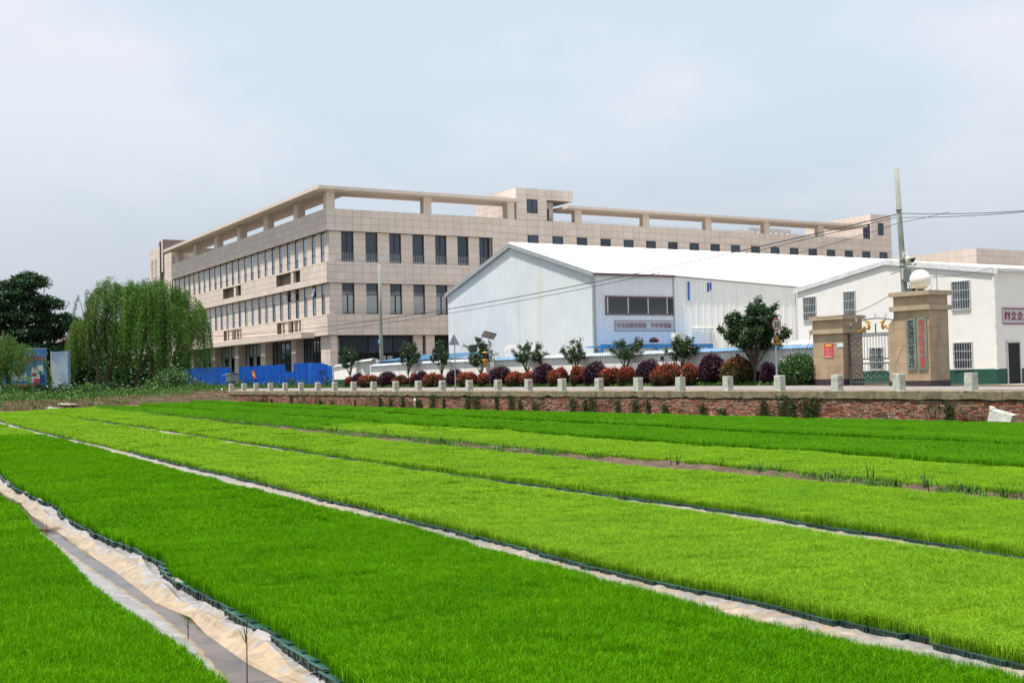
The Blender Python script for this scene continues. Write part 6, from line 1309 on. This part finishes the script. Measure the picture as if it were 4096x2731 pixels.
# ---------------------------------------------------------------- willows and the dark trees at the left
L_will = leafmat('willow leaf', (.035, .09, .014), (.08, .18, .026), (.19, .32, .06), trans=.35, gloss=.05)
L_will2 = leafmat('light willow leaf', (.05, .11, .018), (.11, .20, .035), (.20, .30, .07), trans=.4, gloss=.05)
L_dark = leafmat('dark tree leaf', (.008, .030, .012), (.018, .058, .018), (.045, .11, .035), trans=.2, gloss=.10)
def gpos(px, Y, z=1.): p = at(px, 1500, Y); return np.array([p[0], p[1], z])
def willow(px, Y, zb, lobes, lab, seed, nstr, trunks, m=L_will, leaf=.185):
    """lobes: (dx, z, rx, rz, hang) crown domes in metres from the root"""
    g = np.random.default_rng(seed); t = thing('willow_tree', lab, 'tree', gpos(px, Y, zb)); b = MB()
    for (tx, ty, lean) in trunks: b.tube([(tx, ty, -.2), (tx+lean*.3, ty, 1.4), (tx+lean, ty, 3.2), (tx+lean*1.8, ty*.6, 5.6)], [.26, .22, .17, .07], 7)
    LP = []; RD = []
    for (dx, z0, rx, rz, hang) in lobes:
        lb = g.normal(0, .13)
        for k in range(7): an = g.uniform(0, 6.28); e = np.array([dx+rx*.7*math.cos(an), rx*.6*math.sin(an), z0+rz*.6]); b.tube([(dx*.3, 0, 2.6), (dx*.7, 0, z0*.7), e], [.11, .07, .02], 5)
        ns = int(nstr*rx*rx/6)
        nbun = max(6, ns//9); ba, br = g.uniform(0, 2*math.pi, nbun), np.sqrt(g.random(nbun)); bz, bl, bb = g.uniform(.72, 1.05, nbun), g.uniform(.6, 1.2, nbun), g.normal(0, .16, nbun)
        for k in range(ns):     # strands hang in bunches with gaps between them
            q_ = k % nbun; an = ba[q_]+g.normal(0, .10)/max(.3, br[q_]); rr = float(np.clip(br[q_]+g.normal(0, .06), 0, 1.04)); top = np.array([dx+rx*rr*math.cos(an), rx*rr*math.sin(an), z0+rz*math.sqrt(max(0, 1-rr*rr))*bz[q_]*g.uniform(.95, 1.03)])
            L_ = hang*bl[q_]*g.uniform(.6, 1.05)*(.55+.55*rr); n = int(L_/.085); s_ = np.linspace(0, 1, max(n, 4)); out_ = np.array([math.cos(an), math.sin(an), 0])*.45*rr
            P = top+out_*np.sin(s_*1.6)[:, None]+np.array([0, 0, -1.])*(L_*s_**1.25)[:, None]+g.normal(0, .07, (len(s_), 3)); P = P[P[:, 2] > .5]
            LP.append(P); RD.append(np.clip(g.normal(.45+lb+bb[q_]+g.normal(0, .08), .16, len(P)), 0, 1))
    b.build('trunk', M_bark, t); P = np.concatenate(LP); r = np.concatenate(RD)
    leaves_obj('crown', P, leaf, m, t, g, aspect=.28, rd=r, hang=(.55, .9)); return t
YW = 108.; mw = YW/FPX
willow(560, YW, .9, [(-2.1, 7.4, 2.5, 3.6, 4.2), (-.6, 7.0, 2.6, 3.5, 5.2), (1.8, 7.6, 2.8, 3.1, 6.0), (4.0, 6.4, 2.4, 3.2, 5.4), (-3.6, 4.4, 2.3, 3.0, 4.2), (1.0, 5.4, 3.2, 2.6, 4.5), (5.3, 4.6, 1.4, 2.4, 3.2)], 'big drooping willow in front of the left end of the long building', 601, 460, [(-3.2, .3, .8), (-.4, 0, .5), (1.4, .5, -.5), (2.6, 0, .7)])
willow(390, YW-1, .8, [(-.2, 5.0, 2.4, 2.6, 3.9), (-.9, 7.6, 1.0, 2.2, 2.4), (1.0, 8.0, 1.6, 2.9, 3.5)], 'slimmer light green willow at the left flank of the big willow', 602, 380, [(0, 0, .2), (.6, .3, .5)], L_will2)
willow(40, 92., .6, [(-1.2, 3.1, 2.3, 2.4, 3.0), (1.0, 2.6, 1.7, 1.9, 2.4), (-3.0, 2.4, 1.8, 2.2, 2.4)], 'low light green willow in front of the blue billboard at the left edge', 603, 700, [(0, 0, -.3), (-1.5, .2, -.3)], L_will2, .17)
def tier_tree(px, Y, zb, tiers, lab, seed, n_per, leaf=.26):
    g = np.random.default_rng(seed); t = thing('dark_tree', lab, 'tree', gpos(px, Y, zb)); b = MB(); H = max(q[1] for q in tiers); b.tube([(0, 0, -.2), (.1, 0, H*.4), (0, .1, H*.95)], [.32, .22, .06], 8); LP = []
    for (dx, z, rx, rz) in tiers:
        b.tube([(0, 0, z*.72), (dx*.5, 0, z*.88), (dx, 0, z)], [.12, .08, .03], 6)
        for k in range(int(26*rx)):
            an = g.uniform(0, 6.28); rr = math.sqrt(g.random()); c = np.array([dx+rx*rr*math.cos(an), rx*rr*math.sin(an)*.9, z+rz*.45*(1-rr*rr)*g.uniform(.3, 1)-rz*.45*rr*rr]); n = int(n_per)
            s_ = g.random(n); LP.append(c+np.stack([g.normal(0, .34, n), g.normal(0, .34, n), -s_*s_*rz*.42+g.normal(0, .08, n)], -1))
    b.build('trunk', M_bark, t); leaves_obj('crown', np.concatenate(LP), leaf, L_dark, t, g, aspect=.42, hang=(.8, .5)); return t
tier_tree(60, 118., .9, [(.6, 10.8, 1.5, 1.3), (2.4, 8.2, 1.5, 1.3), (.8, 8.4, 2.0, 1.4), (-2.2, 10.0, 1.8, 1.4), (1.2, 11.9, 1.5, 1.3), (2.2, 11.7, 1.0, 1.3), (-1.4, 10.9, 2.0, 1.4), (3.0, 9.5, 1.8, 1.2), (.3, 9.7, 1.8, 1.3), (-3.2, 9.4, 2.2, 1.5), (-.8, 8.1, 2.4, 1.5), (-3., 7.2, 2.6, 1.6), (1.2, 6.6, 2.2, 1.4), (1.6, 5.0, 2.8, 1.7), (-2, 5.0, 3.2, 1.9), (0, 3.2, 3.4, 2.)], 'tall dark tree with layered drooping boughs at the left edge', 611, 95, .28)
tier_tree(215, 119., .9, [(.8, 7.6, 1.8, 1.4), (2.0, 7.2, 1.2, 1.3), (-1.2, 6.6, 2.0, 1.5), (2.0, 4.9, 1.6, 1.4), (.3, 4.6, 2.4, 1.6), (3.0, 3.3, 1.5, 1.6), (.6, 2.4, 2.6, 1.8), (3.9, 2.0, 1.3, 1.6)], 'lower dark tree between the layered tree and the willows', 612, 95, .28)
# broadleaf bushes by the path
L_bush = leafmat('broad bush leaf', (.02, .065, .012), (.05, .14, .022), (.15, .28, .06), trans=.3, gloss=.12)
BSH = [(690, 101., 2.35, 2.0, 'round broadleaf bush in front of the willow, beside the blue hoarding', 701), (600, 103., 1.0, 1.2, 'small leafy bush at the foot of the willow', 702), (770, 104., 1.15, 1.4, 'low leafy bush against the left end of the blue hoarding', 703), (225, 94., 1.1, 2.2, 'dark leafy bush below the billboards', 704), (130, 93., .9, 1.6, 'leafy bush in front of the left billboard', 705), (330, 98., .9, 2.0, 'low bush between the billboards and the willow', 706), (20, 90., .8, 1.8, 'low bush at the left edge of the picture', 707), (820, 126., 3.2, 2.2, 'dark bushy growth showing above the blue hoarding', 708), (890, 123., 3.0, 1.4, 'second dark bush showing above the blue hoarding', 709), (440, 103., 1.0, 1.7, 'low dark bush under the willow', 710)]
for (px, Y, H, rx, lab, sd) in BSH:
    g = np.random.default_rng(sd); t = thing('leafy_bush', lab, 'bush', gpos(px, Y, .75)); b = MB(); LP = []
    for k in range(16):
        an = g.uniform(0, 6.28); f = g.uniform(.2, 1); e = np.array([rx*f*math.cos(an), rx*f*math.sin(an), H*(1.05-.55*f*f)*g.uniform(.75, 1.05)+.1]); b.tube([(0, 0, 0), e*.5+np.array([0, 0, H*.12]), e], [.03, .02, .005], 4); n = int(85*(1+rx*.3)); s_ = g.uniform(.2, 1.02, n); LP.append(e*s_[:, None]+g.normal(0, .17*(.5+rx*.3), (n, 3)))
    P = np.concatenate(LP); P[:, 2] = np.abs(P[:, 2]); b.build('stems', M_bark, t); leaves_obj('foliage', P, .17, L_dark if sd in (704, 708, 709, 710) else L_bush, t, g, aspect=.6)
# far hedge mass behind everything at the left
g = np.random.default_rng(801); n = 16000; xs = g.uniform(-95, -38, n); P = np.stack([xs, g.uniform(150, 158, n), np.abs(g.normal(0, 1.6, n))+1+g.uniform(0, 2.4, n)*(1+.4*np.sin(xs*.4))], -1)
tag(leaves_obj('far_hedge', P, .7, L_dark, None, g, 'stuff', aspect=.6), 'distant dark green hedge and trees behind the willows', 'hedge')

# ---------------------------------------------------------------- billboards and the far house
M_bblue = mat('billboard blue', (.05, .20, .45), .4, .15, .6, spec=.5)
def plane_board(name, px0, px1, py0, py1, Y0_, Y1_, lab):
    a, b_ = at(px0, py1, Y0_), at(px1, py1, Y1_); top = at(px0, py0, Y0_)[2]; zb = min(a[2], b_[2])-.3; W_ = math.hypot(b_[0]-a[0], b_[1]-a[1]); an = math.atan2(b_[1]-a[1], b_[0]-a[0]); return thing(name, lab, 'billboard', (a[0], a[1], zb), an), W_, top-zb
t, W_, H_ = plane_board('billboard', 8, 188, 1397, 1572, 99., 100., 'blue billboard with red heading and product pictures at the left edge')
MB().box(0, W_, 0, .25, .3, H_).build('panel', M_bblue, t); MB().box(-.02, W_+.02, -.02, .27, H_, H_+.05).build('top_edge', M_steel, t)
for x in (.3, W_-.3): MB().box(x-.06, x+.06, .1, .2, -.6, .4).build('post', M_trim, t)
def bq(name, x0, x1, z0, z1, c, y=-.006): return MB().box(x0*W_, x1*W_, y-.004, y, z0*H_, z1*H_).build(name, mat('print '+name+str(c), c, .5), t)
bq('dark_footer', 0, 1, .08, .24, (.01, .05, .09)); bq('orange_curve', .05, .8, .225, .265, (.50, .16, .04)); bq('white_text_box', .22, .55, .34, .46, (.42, .47, .52)); bq('white_text_box', .16, .55, .46, .50, (.40, .47, .52))
bq('product_bag', .66, .80, .30, .62, (.55, .56, .56)); bq('product_bag', .78, .92, .33, .66, (.58, .59, .59)); bq('product_box', .70, .84, .29, .38, (.40, .04, .06), -.012); bq('product_box', .84, .96, .29, .47, (.02, .05, .14), -.012); bq('product_bag', .56, .68, .29, .44, (.14, .42, .16)); bq('product_label', .67, .77, .43, .50, (.30, .04, .08), -.012); bq('product_label', .81, .90, .46, .54, (.02, .20, .18), -.012)
for k in range(4): bq('footer_line', .18+.09*k, .25+.09*k, .13, .15, (.30, .38, .42), -.012)
text_row('character', '合作试验田', .44, .46, mat('billboard red', (.42, .03, .05), .5), t, (W_*.68, -.02, H_*.79), FRONTTXT, bold=.012)
t, W_, H_ = plane_board('billboard', 207, 273, 1397, 1556, 100., 98.2, 'faded blue-grey billboard turned aside, right of the blue one')
MB().box(0, W_, 0, .22, .2, H_*.94).build('panel', mat('faded billboard', (.15, .24, .33), .5, .2, .5, streak=((.30, .32, .36), .8, .6, .45, .6)), t); MB().box(-.10, -.0, -.02, .24, .1, H_*.95).build('side_edge', mat('board edge', (.45, .46, .47), .6), t)
bq('pink_stripe', .04, .12, .75, .93, (.22, .14, .22))
HP = at(330, 1500, 165.); t = thing('village_house', 'far white village house with a dark red tiled roof between the trees', 'house', (HP[0], HP[1], .9), .25)
M_hw = mat('house plaster', (.55, .54, .50), .85, .08, .6); M_rt = mat('red roof tile', (.16, .045, .045), .7, .2, 2)
MB().prism([(-3.2, 0, 0), (3.2, 0, 0), (3.2, 0, 6.4), (0, 0, 8.6), (-3.2, 0, 6.4)], (0, 10, 0)).build('walls', M_hw, t)
for s_ in (-1, 1):
    o = MB().hexa([(s_*3.7, -.4, 6.05), (s_*3.7, 10.4, 6.05), (0, 10.4, 8.65), (0, -.4, 8.65)], [(s_*3.7, -.4, 6.25), (s_*3.7, 10.4, 6.25), (0, 10.4, 8.85), (0, -.4, 8.85)]).build('roof_slope', M_rt, t)
    b = MB()
    for k in range(26): yy = -.35+k*.42; b.hexa([(s_*3.7, yy, 6.25), (s_*3.7, yy+.16, 6.25), (0, yy+.16, 8.86), (0, yy, 8.86)], [(s_*3.7, yy+.03, 6.34), (s_*3.7, yy+.13, 6.34), (0, yy+.13, 8.95), (0, yy+.03, 8.95)])
    b.build('tile_rows', M_rt, o, 'stuff')
MB().box(-.15, .15, -.5, 10.5, 8.8, 9.15).build('ridge', M_rt, t)
for (x, z) in ((-1.6, 3.6), (1.6, 3.6), (-1.6, 1.), (1.6, 1.)): f = MB().box(x-.55, x+.55, -.06, 0, z, z+1.5).build('window', M_frame, t); boxobj('pane', M_glass, (x-.48, x+.48, -.08, -.06, z+.08, z+1.42), f)
